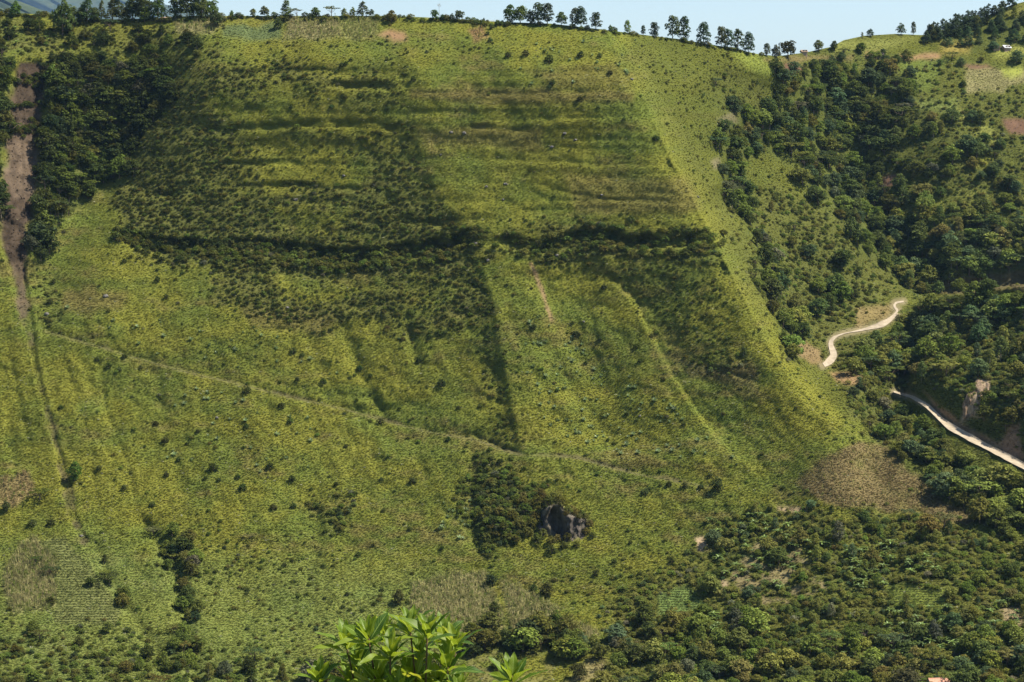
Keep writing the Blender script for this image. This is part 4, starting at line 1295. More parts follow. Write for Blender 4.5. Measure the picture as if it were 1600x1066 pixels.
# ---- trees one can point out: (u, v of the foot, height m, kind, tone, width factor, label)
NAMED = [
    (98, 55, 14.0, 'broad', 0, 0.8, 'tall dark tree standing alone in front of the ridge, its shadow beside it'),
    (24, 26, 6.0, 'broad', 5, 1.0, 'pale green tree at the far end of the ridge below the blue mountain'),
    (112, 33, 6.5, 'broad', 1, 0.9, 'rounded green tree just beyond the tall lone dark tree'),
    (136, 34, 9.6, 'pine', 0, 1.4, 'broad dark conifer with pointed top beside the white house'),
    (127, 35, 6.5, 'broad', 0, 1.2, 'low dense dark tree at the foot of the broad conifer'),
    (148, 35, 6.5, 'broad', 0, 0.9, 'dark round tree between the broad conifer and the white house'),
    (159, 29, 8.2, 'pine', 0, 0.7, 'slender conifer directly behind the white house'),
    (176, 30, 8.5, 'pine', 0, 1.2, 'pointed conifer just beyond the white house'),
    (186, 28, 10.0, 'pine', 0, 0.9, 'tallest pointed conifer of the pair beyond the white house'),
    (196, 32, 5.5, 'broad', 2, 1.2, 'olive tree in front of the conifer pair'),
    (207, 32, 10.5, 'broad', 0, 0.7, 'dark upright tree at the start of the ridge clump'),
    (222, 33, 11.5, 'broad', 0, 0.9, 'tall dark tree in the middle of the ridge clump'),
    (226, 35, 7.0, 'broad', 1, 0.9, 'green tree in front of the tall dark ridge clump'),
    (247, 32, 9.5, 'broad', 0, 0.9, 'brownish dark tree beside the tan roofed house'),
    (272, 27, 8.5, 'euca', 0, 1.0, 'thin dark tree just beyond the tan roofed house'),
    (282, 28, 11.5, 'euca', 0, 1.5, 'dark spreading tree with bare trunk above the dry corn'),
    (292, 27, 11.5, 'euca', 0, 1.2, 'dark tall tree in the stand above the dry corn'),
    (303, 26, 12.5, 'pine', 0, 0.7, 'thin conifer against the sky above the dry corn'),
    (311, 26, 11.0, 'euca', 0, 0.9, 'narrow tree with gaps at the end of the conifer stand'),
    (316, 31, 9.0, 'broad', 2, 0.9, 'olive leaved tree rising from the dry corn'),
    (329, 28, 8.0, 'broad', 1, 1.2, 'round green tree on the skyline past the conifers'),
    (338, 42, 6.8, 'broad', 0, 1.3, 'dark round tree at the corner of the dry corn with its shadow below'),
    (362, 26, 3.2, 'broad', 1, 0.8, 'little sapling on the bare skyline past the conifers'), (395, 26, 4.0, 'broad', 5, 1.1, 'small pale tree on the skyline beside the sapling'),
    (414, 26, 5.0, 'broad', 2, 1.2, 'rounded olive tree on the skyline above the green crop'),
    (447, 27, 8.0, 'pine', 1, 1.3, 'pointed green tree at the edge of the upper cornfield'),
    (463, 28, 5.5, 'flat', 6, 0.9, 'greyish flat crowned tree beside the pointed green tree'),
    (434, 46, 5.5, 'broad', 0, 1.1, 'dark tree below the pointed tree at the cornfield edge'),
    (493, 26, 4.6, 'broad', 1, 1.4, 'low spreading tree behind the upper cornfield'),
    (518, 26, 6.0, 'flat', 2, 1.0, 'flat crowned tree behind the upper cornfield'),
    (537, 26, 4.0, 'broad', 1, 0.8, 'small upright tree where the two upper cornfields meet'),
    (551, 25, 4.0, 'broad', 5, 1.1, 'pale small tree behind the green upper corn'),
    (567, 24, 6.8, 'pine', 1, 1.5, 'cone shaped tree on the skyline behind the green upper corn'),
    (581, 25, 3.4, 'broad', 0, 1.0, 'little dark tree next to the cone shaped tree'),
    (612, 36, 6.2, 'broad', 3, 1.2, 'very dark brown round tree with its shadow on bare soil'),
    (680, 33, 5.6, 'broad', 0, 0.8, 'small dark tree at the foot of the tall bare stalk'),
    (692, 32, 3.0, 'broad', 0, 1.2, 'low dark tree just past the tall bare stalk'), (706, 32, 3.2, 'broad', 0, 1.2, 'low dark tree midway to the skyline fence'),
    (718, 33, 5.4, 'broad', 2, 1.2, 'round olive tree near the skyline fence'),
    (756, 34, 1.9, 'broad', 0, 0.8, 'tiny dark tree at the skyline fence'),
    (797, 35, 7.6, 'broad', 1, 1.0, 'first half of the dense boxy green pair past the fence'),
    (813, 36, 7.4, 'broad', 1, 1.1, 'second half of the dense boxy green pair past the fence'),
    (829, 37, 5.6, 'broad', 0, 0.9, 'dark low tree between the boxy pair and the tall pair'),
    (841, 37, 8.2, 'euca', 4, 1.9, 'bluish tall tree, first of the close pair on the ridge'),
    (855, 38, 8.4, 'euca', 4, 1.7, 'bluish tall tree, second of the close pair on the ridge'),
    (877, 40, 5.6, 'broad', 0, 1.1, 'short dark tree between two taller ridge trees'),
    (898, 42, 7.4, 'euca', 4, 1.4, 'slim bluish tree on the ridge with clear sky on one side'),
    (908, 43, 8.2, 'euca', 4, 1.6, 'bluish bushy tree leaning on its slim neighbour on the ridge'),
    (931, 46, 6.8, 'euca', 4, 1.9, 'single round topped tree where the ridge begins to fall'),
    (954, 49, 2.9, 'broad', 1, 0.9, 'tiny tree below the single round topped tree'), (980, 53, 5.4, 'euca', 5, 1.3, 'thin pale green tree on the falling ridge'),
    (1005, 53, 4.0, 'euca', 4, 1.2, 'tiny round tree on a thin stem on the falling ridge'),
    (1022, 56, 5.9, 'euca', 4, 1.8, 'small oval tree standing clear against the sky'),
    (1051, 60, 9.6, 'euca', 0, 1.6, 'taller dark tree of the touching pair on the falling ridge'),
    (1068, 62, 9.8, 'euca', 0, 1.6, 'second dark tree of the touching pair on the falling ridge'),
    (1099, 69, 9.0, 'euca', 4, 2.0, 'oval tree with visible stems standing alone on the falling ridge'),
    (1127, 74, 8.8, 'euca', 0, 1.3, 'dark tree, nearest the oval tree, in the ridge foursome'), (1137, 77, 8.6, 'euca', 0, 1.3, 'second tree of the ridge foursome'),
    (1153, 79, 9.0, 'euca', 0, 1.3, 'third tree of the ridge foursome'), (1170, 84, 9.0, 'euca', 4, 1.6, 'tallest leafy tree closing the ridge foursome'),
    (1198, 88, 5.6, 'euca', 0, 1.7, 'low dark pair of crowns at the plateau edge'), (1213, 91, 5.4, 'broad', 0, 1.2, 'dark low tree touching the big spreading plateau tree'),
    (1231, 91, 8.6, 'broad', 0, 1.25, 'big dark spreading tree at the plateau edge'), (1279, 80, 5.2, 'broad', 1, 1.3, 'round tree at the foot of the pale knoll'),
    (1303, 80, 5.0, 'broad', 0, 1.0, 'dark tree leaning from the flank of the pale knoll'),
    (1347, 58, 2.8, 'euca', 6, 1.2, 'thin scrubby tree on top of the pale knoll'), (1359, 57, 3.6, 'broad', 0, 1.6, 'spreading dark tree on top of the pale knoll'),
    (1408, 53, 5.0, 'broad', 0, 1.1, 'single dark tree on the skyline before the pine wood'),
    (1427, 55, 6.4, 'euca', 0, 0.6, 'lollipop tree with bare stem on the skyline before the pine wood'),
    (1554, 24, 5.0, 'broad', 0, 1.1, 'lowest dark tree on the steep grassy skyline'), (1566, 18, 5.4, 'broad', 0, 1.2, 'middle dark tree on the steep grassy skyline'),
    (1581, 11, 6.4, 'broad', 0, 1.3, 'uppermost dark tree on the steep grassy skyline'),
    (1455, 62, 7.0, 'pine', 0, 1.6, 'dark pine at the near edge of the pine wood'), (1121, 768, 5.6, 'broad', 0, 1.0, 'dark bushy tree at the end of the footpath'),
    (62, 782, 5.8, 'flat', 2, 1.3, 'flat topped golden green tree with black shadow beside the lower scar'),
    (117, 752, 8.2, 'broad', 1, 0.9, 'leaning tree with thin crown beside the lower scar'),
    (240, 838, 4.6, 'flat', 6, 1.3, 'flat topped greyish tree above the dark thicket'), (272, 990, 4.4, 'flat', 2, 1.0, 'flat topped tree in the gully below the thicket'),
    (287, 1022, 5.6, 'flat', 3, 1.0, 'rusty orange tree in the gully at the foot of the slope'), (398, 1034, 6.4, 'flat', 0, 1.1, 'dark flat topped tree at the foot of the slope'),
    (391, 842, 2.4, 'flat', 3, 2.4, 'low orange brown spreading shrub tree on the lower slope'), (623, 945, 6.2, 'broad', 3, 0.9, 'brown topped tree at the corner of the big cornfield'),
    (773, 962, 5.8, 'broad', 0, 0.8, 'dark narrow tree between the two big cornfields'), (767, 915, 4.6, 'broad', 4, 1.0, 'bluish bush tree at the upper corner between the cornfields'),
    (853, 932, 5.4, 'broad', 0, 1.1, 'dark green tree beside the upper edge of the big cornfield'), (780, 1045, 5.4, 'broad', 1, 1.2, 'round green tree on bare ground below the hedge'),
    (1310, 848, 8.0, 'euca', 6, 1.6, 'bare greyish tree at the lower edge of the dry field'), (1420, 815, 6.0, 'flat', 6, 1.0, 'silvery leafless tree below the dry field'),
    (1450, 838, 8.6, 'broad', 3, 1.4, 'big rusty olive tree at the corner of the dry field'), (1475, 826, 7.0, 'flat', 3, 1.3, 'flat rusty tree just above the big rusty olive tree'),
    (1355, 1005, 7.4, 'flat', 2, 1.4, 'golden flat crowned tree in the lower plantation'), (1460, 1000, 6.4, 'broad', 6, 1.0, 'grey tree above the tiled roof'),
    (905, 1062, 6.2, 'broad', 0, 1.2, 'dark round tree on bare soil at the valley bottom'), (1550, 1078, 7.0, 'broad', 2, 1.5, 'domed olive tree beside the tiled roof'),
    (1330, 1085, 8.4, 'broad', 1, 1.1, 'tall grey green tree near the valley house'), (1420, 1085, 9.0, 'broad', 6, 1.2, 'large grey crowned tree just before the tiled roof'),
    (1162, 556, 3.6, 'euca', 0, 1.8, 'dark upright bush tree near the crest of the bright spur'), (1505, 136, 3.6, 'broad', 0, 1.2, 'small dark tree standing in the dry upper field'),
    (1150, 990, 9.0, 'euca', 6, 2.0, 'tall feathery grey tree in the plantation'), (78, 900, 4.4, 'flat', 0, 1.5, 'dark low tree beside the small cornfield'),
    (57, 880, 3.2, 'flat', 0, 1.5, 'smaller dark tree above the low tree by the small cornfield'), (141, 916, 3.6, 'broad', 0, 1.2, 'dark tree at the edge of the row crop'),
    (79, 945, 3.2, 'broad', 0, 1.2, 'dark shrub tree at the bottom of the small cornfield'), (62, 1000, 4.6, 'flat', 0, 1.4, 'dark flat tree among fields at the foot of the slope'),
    (166, 990, 4.8, 'broad', 1, 1.0, 'green tree at the lower end of the row crop'), (10, 800, 4.4, 'broad', 0, 1.0, 'dark tree just below the flat golden green tree'),
    (272, 872, 5.8, 'broad', 4, 1.3, 'tall bush tree at the top of the dark thicket'), (300, 890, 6.0, 'broad', 6, 1.2, 'greyish bush tree at the lower end of the dark thicket'),
]
CATS = {'broad': 'tree', 'flat': 'tree', 'euca': 'tree', 'pine': 'conifer', 'bush': 'bush'}
NAMES = {'broad': 'broadleaf_tree', 'flat': 'flat_topped_tree', 'euca': 'slender_tree', 'pine': 'conifer_tree', 'bush': 'bush'}


def plant_tree(kind_, i, loc, h, wf_, tint_, label, group=None, rz=None):
    cm, tm = TREES[kind_][i % len(TREES[kind_])]
    r = empty(NAMES[kind_], loc, rng.random() * 6.283 if rz is None else rz)
    r.scale = (float(h * wf_), float(h * wf_), float(h))
    tag(r, label, CATS[kind_], group)
    c = obj('crown', cm, r)
    c['tint'] = [float(x) for x in tint_]
    obj('trunk', tm, r)
    return r


PROFILE_W = {'broad': 1.0, 'flat': 1.0, 'euca': 1.0, 'pine': 1.0}
named_uv = np.array([(a[0], a[1]) for a in NAMED], float)
for j, (a, b, h, kd, tn, wfac, lab) in enumerate(NAMED):
    b2 = max(b, float(sky_v(a)) + 0.6)
    h = h * ((1.05 if 345 < a < 790 else 1.2) if b < 95 and h > 3.3 else 1.0)
    wfac = {'euca': 0.42 + 0.38 * wfac, 'broad': 0.3 + 0.55 * wfac if b < 95 else wfac}.get(kd, wfac) * float(rng.uniform(0.9, 1.1))
    pt = ground(a, b2)
    plant_tree(kd, j, pt, h, wfac, vary_tint(TONES[tn][1], 1)[0], lab)
for k_ in range(30):
    a = 1447 + 100 * (k_ + rng.random()) / 30
    b2 = float(sky_v(a)) + (0.8 if k_ % 2 else 9 + 6 * rng.random())
    plant_tree('pine', k_, ground(a, b2), 5.5 + 2.8 * rng.random(), 1.35, np.array(FT_BLUE) * (0.7 + 0.4 * rng.random()), 'dark pine packed into the dense pine wood on the far skyline', 'pines of the skyline wood')
# keep scattered trees clear of the ones pointed out
dist = np.min(np.hypot(u[:, None] - named_uv[:, 0], v[:, None] - named_uv[:, 1]), 1)
near_sky = v < sky_v(u) + 16
ok = (dist > 9) & ~(near_sky & (u < 1440))
order = np.argsort(-app)
order = order[ok[order]]
N_IND = 250
kn = ['broad'] * 6 + ['flat'] * 3 + ['euca'] * 4 + ['pine'] * 3
ki = list(range(6)) + list(range(3)) + list(range(4)) + list(range(3))
SHAPE = {'broad': 'rounded', 'flat': 'flat crowned', 'euca': 'slender', 'pine': 'pointed'}
tints = np.array([TONES[t_][1] for t_ in tone]) * (0.75 + 0.5 * rng.random((n, 1))) * (1 + 0.1 * rng.normal(size=(n, 3)) * np.array([0.55, 0.3, 0.6]))
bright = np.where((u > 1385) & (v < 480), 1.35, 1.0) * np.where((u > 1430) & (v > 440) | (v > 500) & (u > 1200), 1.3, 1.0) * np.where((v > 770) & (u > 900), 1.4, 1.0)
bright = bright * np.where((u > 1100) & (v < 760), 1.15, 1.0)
bright = np.minimum(bright * np.where(u > 900, 1.08, 1.0), 1.5) * np.where((u < 300) & (v < 430), 0.78, 1.0)  # ravine trees tinted darker to stand in for the deep shade there
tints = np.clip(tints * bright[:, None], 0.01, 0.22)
first = [i for i in order if 0 < u[i] < 1600 and v[i] < 1075][:N_IND]
fs = set(int(i) for i in first)
for i in first:
    kd = kn[kind[i]]
    lab = '%s %s tree %s' % (SHAPE[kd], TONES[tone[i]][0], region(u[i], v[i]))
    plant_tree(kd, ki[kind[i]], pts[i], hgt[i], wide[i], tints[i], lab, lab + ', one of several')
rest = np.array([i for i in np.nonzero(ok)[0] if int(i) not in fs])
m_ = len(rest)
scatter('forest', pts[rest], np.stack([np.zeros(m_), np.zeros(m_), rng.random(m_) * 6.283], 1),
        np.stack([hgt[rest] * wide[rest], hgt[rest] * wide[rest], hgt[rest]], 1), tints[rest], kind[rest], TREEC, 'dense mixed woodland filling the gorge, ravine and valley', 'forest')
print('trees', n, 'mass', m_)

# bushes
u, v = jitter_grid(5.2)
s_ = bil(SCRUB, u, v)
s_ = np.where((v < sky_v(u) + 9) & (u < 800), 0.8, s_)
s_ = np.where((v < sky_v(u) + 6) & (u > 800) & (u < 1240), 0.2 + 0.8 * sstep(0.45, 0.6, fbm(u / 30, u * 0, 91)), s_)
for i_ in (0, 1):
    s_ = np.where(segdist([(a_, b_ - 12) for a_, b_ in BANDS[i_][0]], u, v)[0] < 15, np.maximum(s_, (0.75, 0.45)[i_]), s_)
k = (rng.random(len(u)) < s_ * 0.85) & (v > sky_v(u) + 0.8)
u, v = u[k], v[k]
n = len(u)
dens = bil(SCRUB, u, v)
hg = (0.9 + 1.5 * rng.random(n) ** 1.7) * (0.8 + 0.45 * dens)
upper = (v < 600) & (u < 1130)
hg = np.where(upper, 0.75 + 1.25 * rng.random(n) ** 2.2, hg)
open_ = dens < 0.3
ledge_d = np.min([segdist([(a_, b_ - 12) for a_, b_ in BANDS[i_][0]], u, v)[0] for i_ in (0, 1)], axis=0)
ledge_d2 = np.min([segdist([(a_, b_ + 8) for a_, b_ in BANDS[i_][0]], u, v)[0] for i_ in (0, 1)], axis=0)
hg = np.where(open_, 0.7 + 0.9 * rng.random(n) ** 2, hg)
hg = np.where((u < 80) & (v < 330) & (bil(scar, u, v) > 0.4), 1.4 + 1.6 * rng.random(n), hg)
hg = np.where((ledge_d < 15) | (ledge_d2 < 6), 1.3 + 2.0 * rng.random(n) ** 1.6, hg)
hg = np.where((v < sky_v(u) + 6) & (u > 800) & (u < 1240), 1.0 + 2.2 * rng.random(n) ** 2, hg)
hg = np.where((v < sky_v(u) + 9) & (u < 800), 1.2 + 2.2 * rng.random(n) ** 2, hg)
tsel = rng.random((n, 1)) > np.cumsum(np.where((v > 560)[:, None], [0.14, 0.34, 0.24, 0.03, 0.04, 0.19, 0.02], [0.22, 0.26, 0.46, 0.02, 0.01, 0.02, 0.01]), 1)
tone = np.minimum(tsel.sum(1), 6)
tints = np.array([TONES[t_][1] for t_ in tone]) * (0.8 + 0.5 * rng.random((n, 1))) * (1 + 0.1 * rng.normal(size=(n, 3)) * np.array([0.55, 0.3, 0.6]))
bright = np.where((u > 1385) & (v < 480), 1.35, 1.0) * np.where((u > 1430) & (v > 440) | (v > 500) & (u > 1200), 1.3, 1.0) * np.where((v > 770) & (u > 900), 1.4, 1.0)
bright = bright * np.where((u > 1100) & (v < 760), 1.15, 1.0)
bright = np.minimum(bright * np.where(u > 900, 1.08, 1.0), 1.5) * np.where((u < 300) & (v < 430), 0.78, 1.0)  # ravine bushes too: shade put into their tint
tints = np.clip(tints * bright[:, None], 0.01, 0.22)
pts = ground(u, v)
SPOTS = [(244, 665, 2.2), (258, 693, 3.0), (386, 616, 3.4), (385, 670, 2.4), (309, 677, 1.8), (279, 721, 2.0), (334, 736, 3.8), (260, 745, 2.2), (379, 767, 3.2), (372, 749, 2.2),
         (238, 792, 2.4), (342, 753, 1.8), (321, 750, 1.8), (194, 765, 2.0), (155, 735, 2.2), (454, 662, 2.6), (440, 638, 2.8), (465, 596, 2.2), (505, 600, 2.6), (690, 604, 3.4),
         (421, 734, 3.2), (456, 752, 2.6), (428, 797, 2.8), (459, 794, 2.2), (645, 756, 2.8), (562, 580, 2.8), (579, 590, 1.8), (458, 553, 2.8), (472, 558, 2.0), (595, 663, 3.0),
         (655, 567, 3.0), (194, 411, 2.2), (246, 440, 2.4), (84, 443, 2.4), (78, 476, 2.8), (260, 467, 2.2), (994, 545, 2.4), (1001, 567, 2.2), (1037, 595, 1.8), (980, 649, 1.8),
         (1068, 666, 1.8), (1008, 773, 2.8), (794, 90, 2.8), (821, 88, 3.2), (858, 98, 4.0), (907, 90, 3.2), (937, 90, 2.4), (953, 118, 2.6), (863, 133, 2.8), (906, 159, 2.8),
         (1025, 221, 3.2), (975, 188, 1.6), (487, 146, 2.2), (534, 105, 2.4), (646, 127, 2.6), (944, 453, 2.6), (834, 515, 2.6), (1018, 528, 2.0), (938, 533, 2.2), (900, 527, 3.2),
         (986, 348, 3.2), (1076, 496, 1.8), (50, 823, 3.2), (80, 822, 3.0), (124, 1010, 3.6), (862, 866, 3.6), (833, 924, 3.0), (596, 752, 1.8), (700, 690, 2.2), (770, 690, 1.8),
         (1045, 760, 2.4), (1070, 763, 2.6), (1095, 764, 2.2), (950, 690, 1.6), (880, 610, 1.6), (915, 570, 1.8), (1130, 650, 1.8), (1105, 560, 1.6), (716, 640, 1.8), (540, 700, 1.6),
         (525, 760, 2.0), (600, 800, 1.8), (640, 830, 2.0), (560, 870, 2.2), (690, 860, 1.8), (960, 880, 2.2), (1000, 900, 2.0), (985, 850, 1.6), (930, 900, 2.2), (1050, 880, 2.4),
         (768, 46, 2.2), (762, 55, 2.0), (766, 66, 2.4), (170, 575, 2.4), (195, 560, 2.4), (220, 577, 1.8), (95, 640, 2.0), (152, 565, 2.2), (540, 102, 2.2), (455, 170, 1.6), (518, 170, 2.0)]
N_SPOT = len(SPOTS)
SPOTS += [(822, 802, 4.5), (834, 814, 4.0), (838, 792, 5.0), (850, 787, 4.5), (866, 785, 5.0), (879, 794, 4.0), (893, 803, 3.6), (908, 808, 3.2), (921, 824, 3.2), (926, 840, 2.6), (861, 850, 3.2),
          (881, 857, 3.0), (841, 848, 3.6), (901, 855, 2.6), (812, 826, 4.2), (800, 812, 4.0), (788, 830, 4.0), (770, 820, 3.8), (825, 838, 4.0), (760, 845, 3.4), (845, 776, 3.6), (872, 778, 3.4), (856, 790, 4.2), (862, 788, 3.0), (873, 790, 4.4), (888, 803, 3.4), (886, 845, 3.4), (870, 846, 3.0), (848, 838, 3.2), (844, 822, 3.0), (843, 808, 3.6), (900, 806, 3.0), (915, 814, 3.4), (916, 836, 3.0), (806, 848, 3.2), (830, 826, 4.4), (780, 806, 4), (815, 790, 4.2), (752, 812, 3.4), (795, 845, 3.2), (884, 806, 2.2), (904, 812, 2.4)]
for si, (a, b, h) in enumerate(SPOTS):
    lab = 'small dark bush standing alone %s' % region(a, b)
    if si >= N_SPOT:
        lab = 'large leafy bush overhanging the small rock cave or its ivied knob'
    cm, tm = TREES['bush'][int(rng.integers(0, 5))]
    r = empty('bush', ground(a, b), rng.random() * 6.28)
    r.scale = (h * 1.05,) * 2 + (h * 1.1,)
    tag(r, lab, 'bush', lab + ', one of several')
    c = obj('foliage', cm, r)
    c['tint'] = [float(x) for x in vary_tint(FT_DARK if si < N_SPOT else FT_OLIVE, 1)[0] * 0.85]
    obj('stem', tm, r)
app = hg / pts[:, 1]
order = np.argsort(-app)
first = [int(i) for i in order if 0 < u[i] < 1600 and v[i] < 1070][:180]
fs = set(first)
for i in first:
    cm, tm = TREES['bush'][i % 5]
    lab = '%s scrub bush %s' % (TONES[tone[i]][0], region(u[i], v[i]))
    r = empty('scrub_bush', pts[i], rng.random() * 6.28)
    r.scale = (float(hg[i] * 1.25),) * 2 + (float(hg[i]),)
    tag(r, lab, 'bush', lab + ', one of several')
    c = obj('foliage', cm, r)
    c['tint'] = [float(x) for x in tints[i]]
    obj('stem', tm, r)
rest = np.array([i for i in range(n) if i not in fs])
m_ = len(rest)
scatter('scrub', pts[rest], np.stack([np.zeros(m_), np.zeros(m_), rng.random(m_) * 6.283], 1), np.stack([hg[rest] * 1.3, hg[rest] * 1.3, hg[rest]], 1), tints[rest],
        rng.integers(0, 5, m_), BUSHC, 'low dense scrub on cliff bands and lower slopes', 'scrub')
print('bushes', n)

# corn and dry stalks
u, v = jitter_grid(2.6)
k = rng.random(len(u)) < bil(CORN, u, v)
u, v = u[k], v[k]
n = len(u)
dry = bil(C, u, v)
tint = np.clip(dry * (0.9 + 0.95 * rng.random((n, 1))), 0, 0.6)
gmix = rng.random(n) < 0.25
tint[gmix] = np.array([0.15, 0.19, 0.04]) * (0.7 + 0.6 * rng.random((gmix.sum(), 1)))
sz = 0.7 + 0.5 * rng.random(n)
sz = np.where((u > 1200), sz * 0.55, sz)
scatter('corn', ground(u, v), np.stack([rng.normal(size=n) * 0.1, rng.normal(size=n) * 0.1, rng.random(n) * 6.283], 1), np.stack([sz] * 3, 1), tint, rng.integers(0, 4, n), CORNC,
        'dry standing corn in the fields on the ridge and lower slope', 'corn')
# row crops
us, vs_ = [], []
for r_ in range(0, 400):
    vv_ = 835 + r_ * 3.9 if r_ < 45 else None
    if vv_ is None:
        break
    uu = np.arange(-20, 1600, 3.0)
    us.append(uu + rng.normal(size=len(uu)) * 0.5)
    vs_.append(np.full(len(uu), vv_) + 0.06 * (uu % 400) * 0 + rng.normal(size=len(uu)) * 0.35)
u = np.concatenate(us)
v = np.concatenate(vs_)
k = bil(ROWS, u, v) > 0.5
u, v = u[k], v[k]
n = len(u)
sz = 0.75 + 0.4 * rng.random(n)
scatter('row_crop', ground(u, v), np.stack([np.zeros(n), np.zeros(n), rng.random(n) * 6.283], 1), np.stack([sz] * 3, 1), np.array([0.115, 0.14, 0.044]) * (0.75 + 0.5 * rng.random((n, 1))),
        rng.integers(4, 7, n), GRASSC, 'low crop planted in level rows', 'crop')

# ------------------------------------------------------------------ banana plants and agaves
BAN = foliage_mat('banana_leaf', 0.35, 0.25, 0.04)


def banana_mesh(seed):
    rg = np.random.default_rng(seed)
    v, f = [], []
    for i in range(9):
        a = i * 2.4 + rg.random() * 0.5
        el = 1.15 - 0.1 * i + rg.normal() * 0.1
        L_ = 1.5 + 0.6 * rg.random()
        ca_, sa_ = math.cos(a), math.sin(a)
        base = np.array([0, 0, 1.5])
        k0 = len(v)
        for j in range(7):
            t = j / 6
            ang = el - 1.5 * t * t
            base_r = L_ * t * math.cos(el - 0.6 * t)
            z = 1.5 + L_ * t * math.sin(el) - 1.0 * t * t * L_ * 0.55
            wd = 0.27 * math.sin(math.pi * min(1, 0.1 + 0.9 * t)) ** 0.6 + 0.01
            for s2 in (-1, 0, 1):
                v.append((ca_ * base_r - sa_ * wd * s2, sa_ * base_r + ca_ * wd * s2, z + (0.06 if s2 else 0)))
        for j in range(6):
            b0 = k0 + 3 * j
            f += [(b0, b0 + 1, b0 + 4, b0 + 3), (b0 + 1, b0 + 2, b0 + 5, b0 + 4)]
    return mesh_from('banana_leaves', v, f, BAN)


bm_ = [banana_mesh(i) for i in range(4)]
st_ = MB()
st_.tube([(0, 0, -0.2), (0, 0, 0.8), (0.02, 0, 1.6)], [0.13, 0.11, 0.07], 7)
STEMB = noisy_mat('banana_stem', (0.14, 0.15, 0.05), (0.24, 0.2, 0.1), 3)
bst = st_.mesh('banana_stem', STEMB, True)
zones = [([(1090, 820), (1230, 790), (1300, 850), (1230, 930), (1120, 900)], 55, 'in the upper plantation beneath the dry field'),
         ([(1060, 965), (1130, 960), (1120, 1000), (1050, 1000)], 16, 'beside the small green plot'), ([(1300, 860), (1420, 850), (1470, 900), (1330, 930)], 45, 'in the middle of the plantation'),
         ([(1380, 960), (1590, 940), (1600, 1040), (1400, 1040)], 80, 'in the lower plantation above the tiled roof'), ([(1330, 1000), (1450, 1010), (1440, 1060), (1300, 1060)], 40, 'beside the valley house'),
         ([(10, 30), (85, 40), (80, 70), (5, 72)], 10, 'on the terraces above the landslide scar')]
for zp, cnt, where in zones:
    got = 0
    zz = np.array(zp)
    while got < cnt:
        a = rng.uniform(zz[:, 0].min(), zz[:, 0].max())
        b = rng.uniform(zz[:, 1].min(), zz[:, 1].max())
        if poly(zp, np.array([a]), np.array([b]), 1.0)[0] < 0.5:
            continue
        got += 1
        r = empty('banana_plant', ground(a, b), rng.random() * 6.28, 0.75 + 0.55 * rng.random())
        lab = 'banana plant with arching leaves %s' % where
        tag(r, lab, 'banana plant', lab + ', one of several')
        lf = obj('leaves', bm_[got % 4], r)
        lf['tint'] = [float(x) for x in np.array([0.15, 0.22, 0.045]) * (0.75 + 0.5 * rng.random())]
        obj('stem', bst, r)


def agave_mesh(seed):
    rg = np.random.default_rng(seed)
    v, f = [], []
    for i in range(16):
        a = i * 2.4 + rg.random() * 0.3
        el = 0.35 + 0.9 * i / 16
        L_ = 0.9 + 0.3 * rg.random()
        ca_, sa_ = math.cos(a), math.sin(a)
        k = len(v)
        for t, wd in ((0, 0.07), (0.4, 0.11), (0.8, 0.06)):
            r_ = L_ * t * math.cos(el)
            z = L_ * t * math.sin(el) + 0.05
            v += [(ca_ * r_ - sa_ * wd, sa_ * r_ + ca_ * wd, z + 0.03), (ca_ * r_ + sa_ * wd, sa_ * r_ - ca_ * wd, z + 0.03)]
        v.append((ca_ * L_ * math.cos(el), sa_ * L_ * math.cos(el), L_ * math.sin(el)))
        f += [(k, k + 1, k + 3, k + 2), (k + 2, k + 3, k + 5, k + 4), (k + 4, k + 5, k + 6)]
    return mesh_from('agave', v, f, BAN)


ag = [agave_mesh(i) for i in range(4)]
AGZ = [([(815, 480), (960, 560), (1080, 660), (1150, 720), (960, 710), (850, 680), (815, 560)], 120, 'on the bright rib above the footpath'),
       ([(200, 570), (520, 640), (520, 760), (260, 720)], 34, 'on the grass slope under the footpath'), ([(100, 480), (420, 520), (600, 620), (250, 560)], 30, 'on the grass slope above the footpath'),
       ([(690, 760), (740, 780), (740, 850), (680, 830)], 20, 'next to the small rock cave'), ([(800, 60), (1000, 60), (1000, 130), (820, 140)], 26, 'on the top of the great face')]
for zp, cnt, where in AGZ:
    got = 0
    zz = np.array(zp)
    while got < cnt:
        a = rng.uniform(zz[:, 0].min(), zz[:, 0].max())
        b = rng.uniform(zz[:, 1].min(), zz[:, 1].max())
        if poly(zp, np.array([a]), np.array([b]), 1.0)[0] < 0.5:
            continue
        got += 1
        o = obj('agave_plant', ag[got % 4])
        o.location = [float(x) for x in ground(a, b)]
        o.rotation_euler = (0.3, 0, float(rng.random() * 6.28))
        o.scale = (float(0.9 + 0.9 * rng.random()),) * 3
        lab = 'pale spiky agave rosette %s' % where
        tag(o, lab, 'agave', lab + ', one of several')
        o['tint'] = [float(x) for x in np.array([0.2, 0.27, 0.11]) * (0.8 + 0.5 * rng.random())]

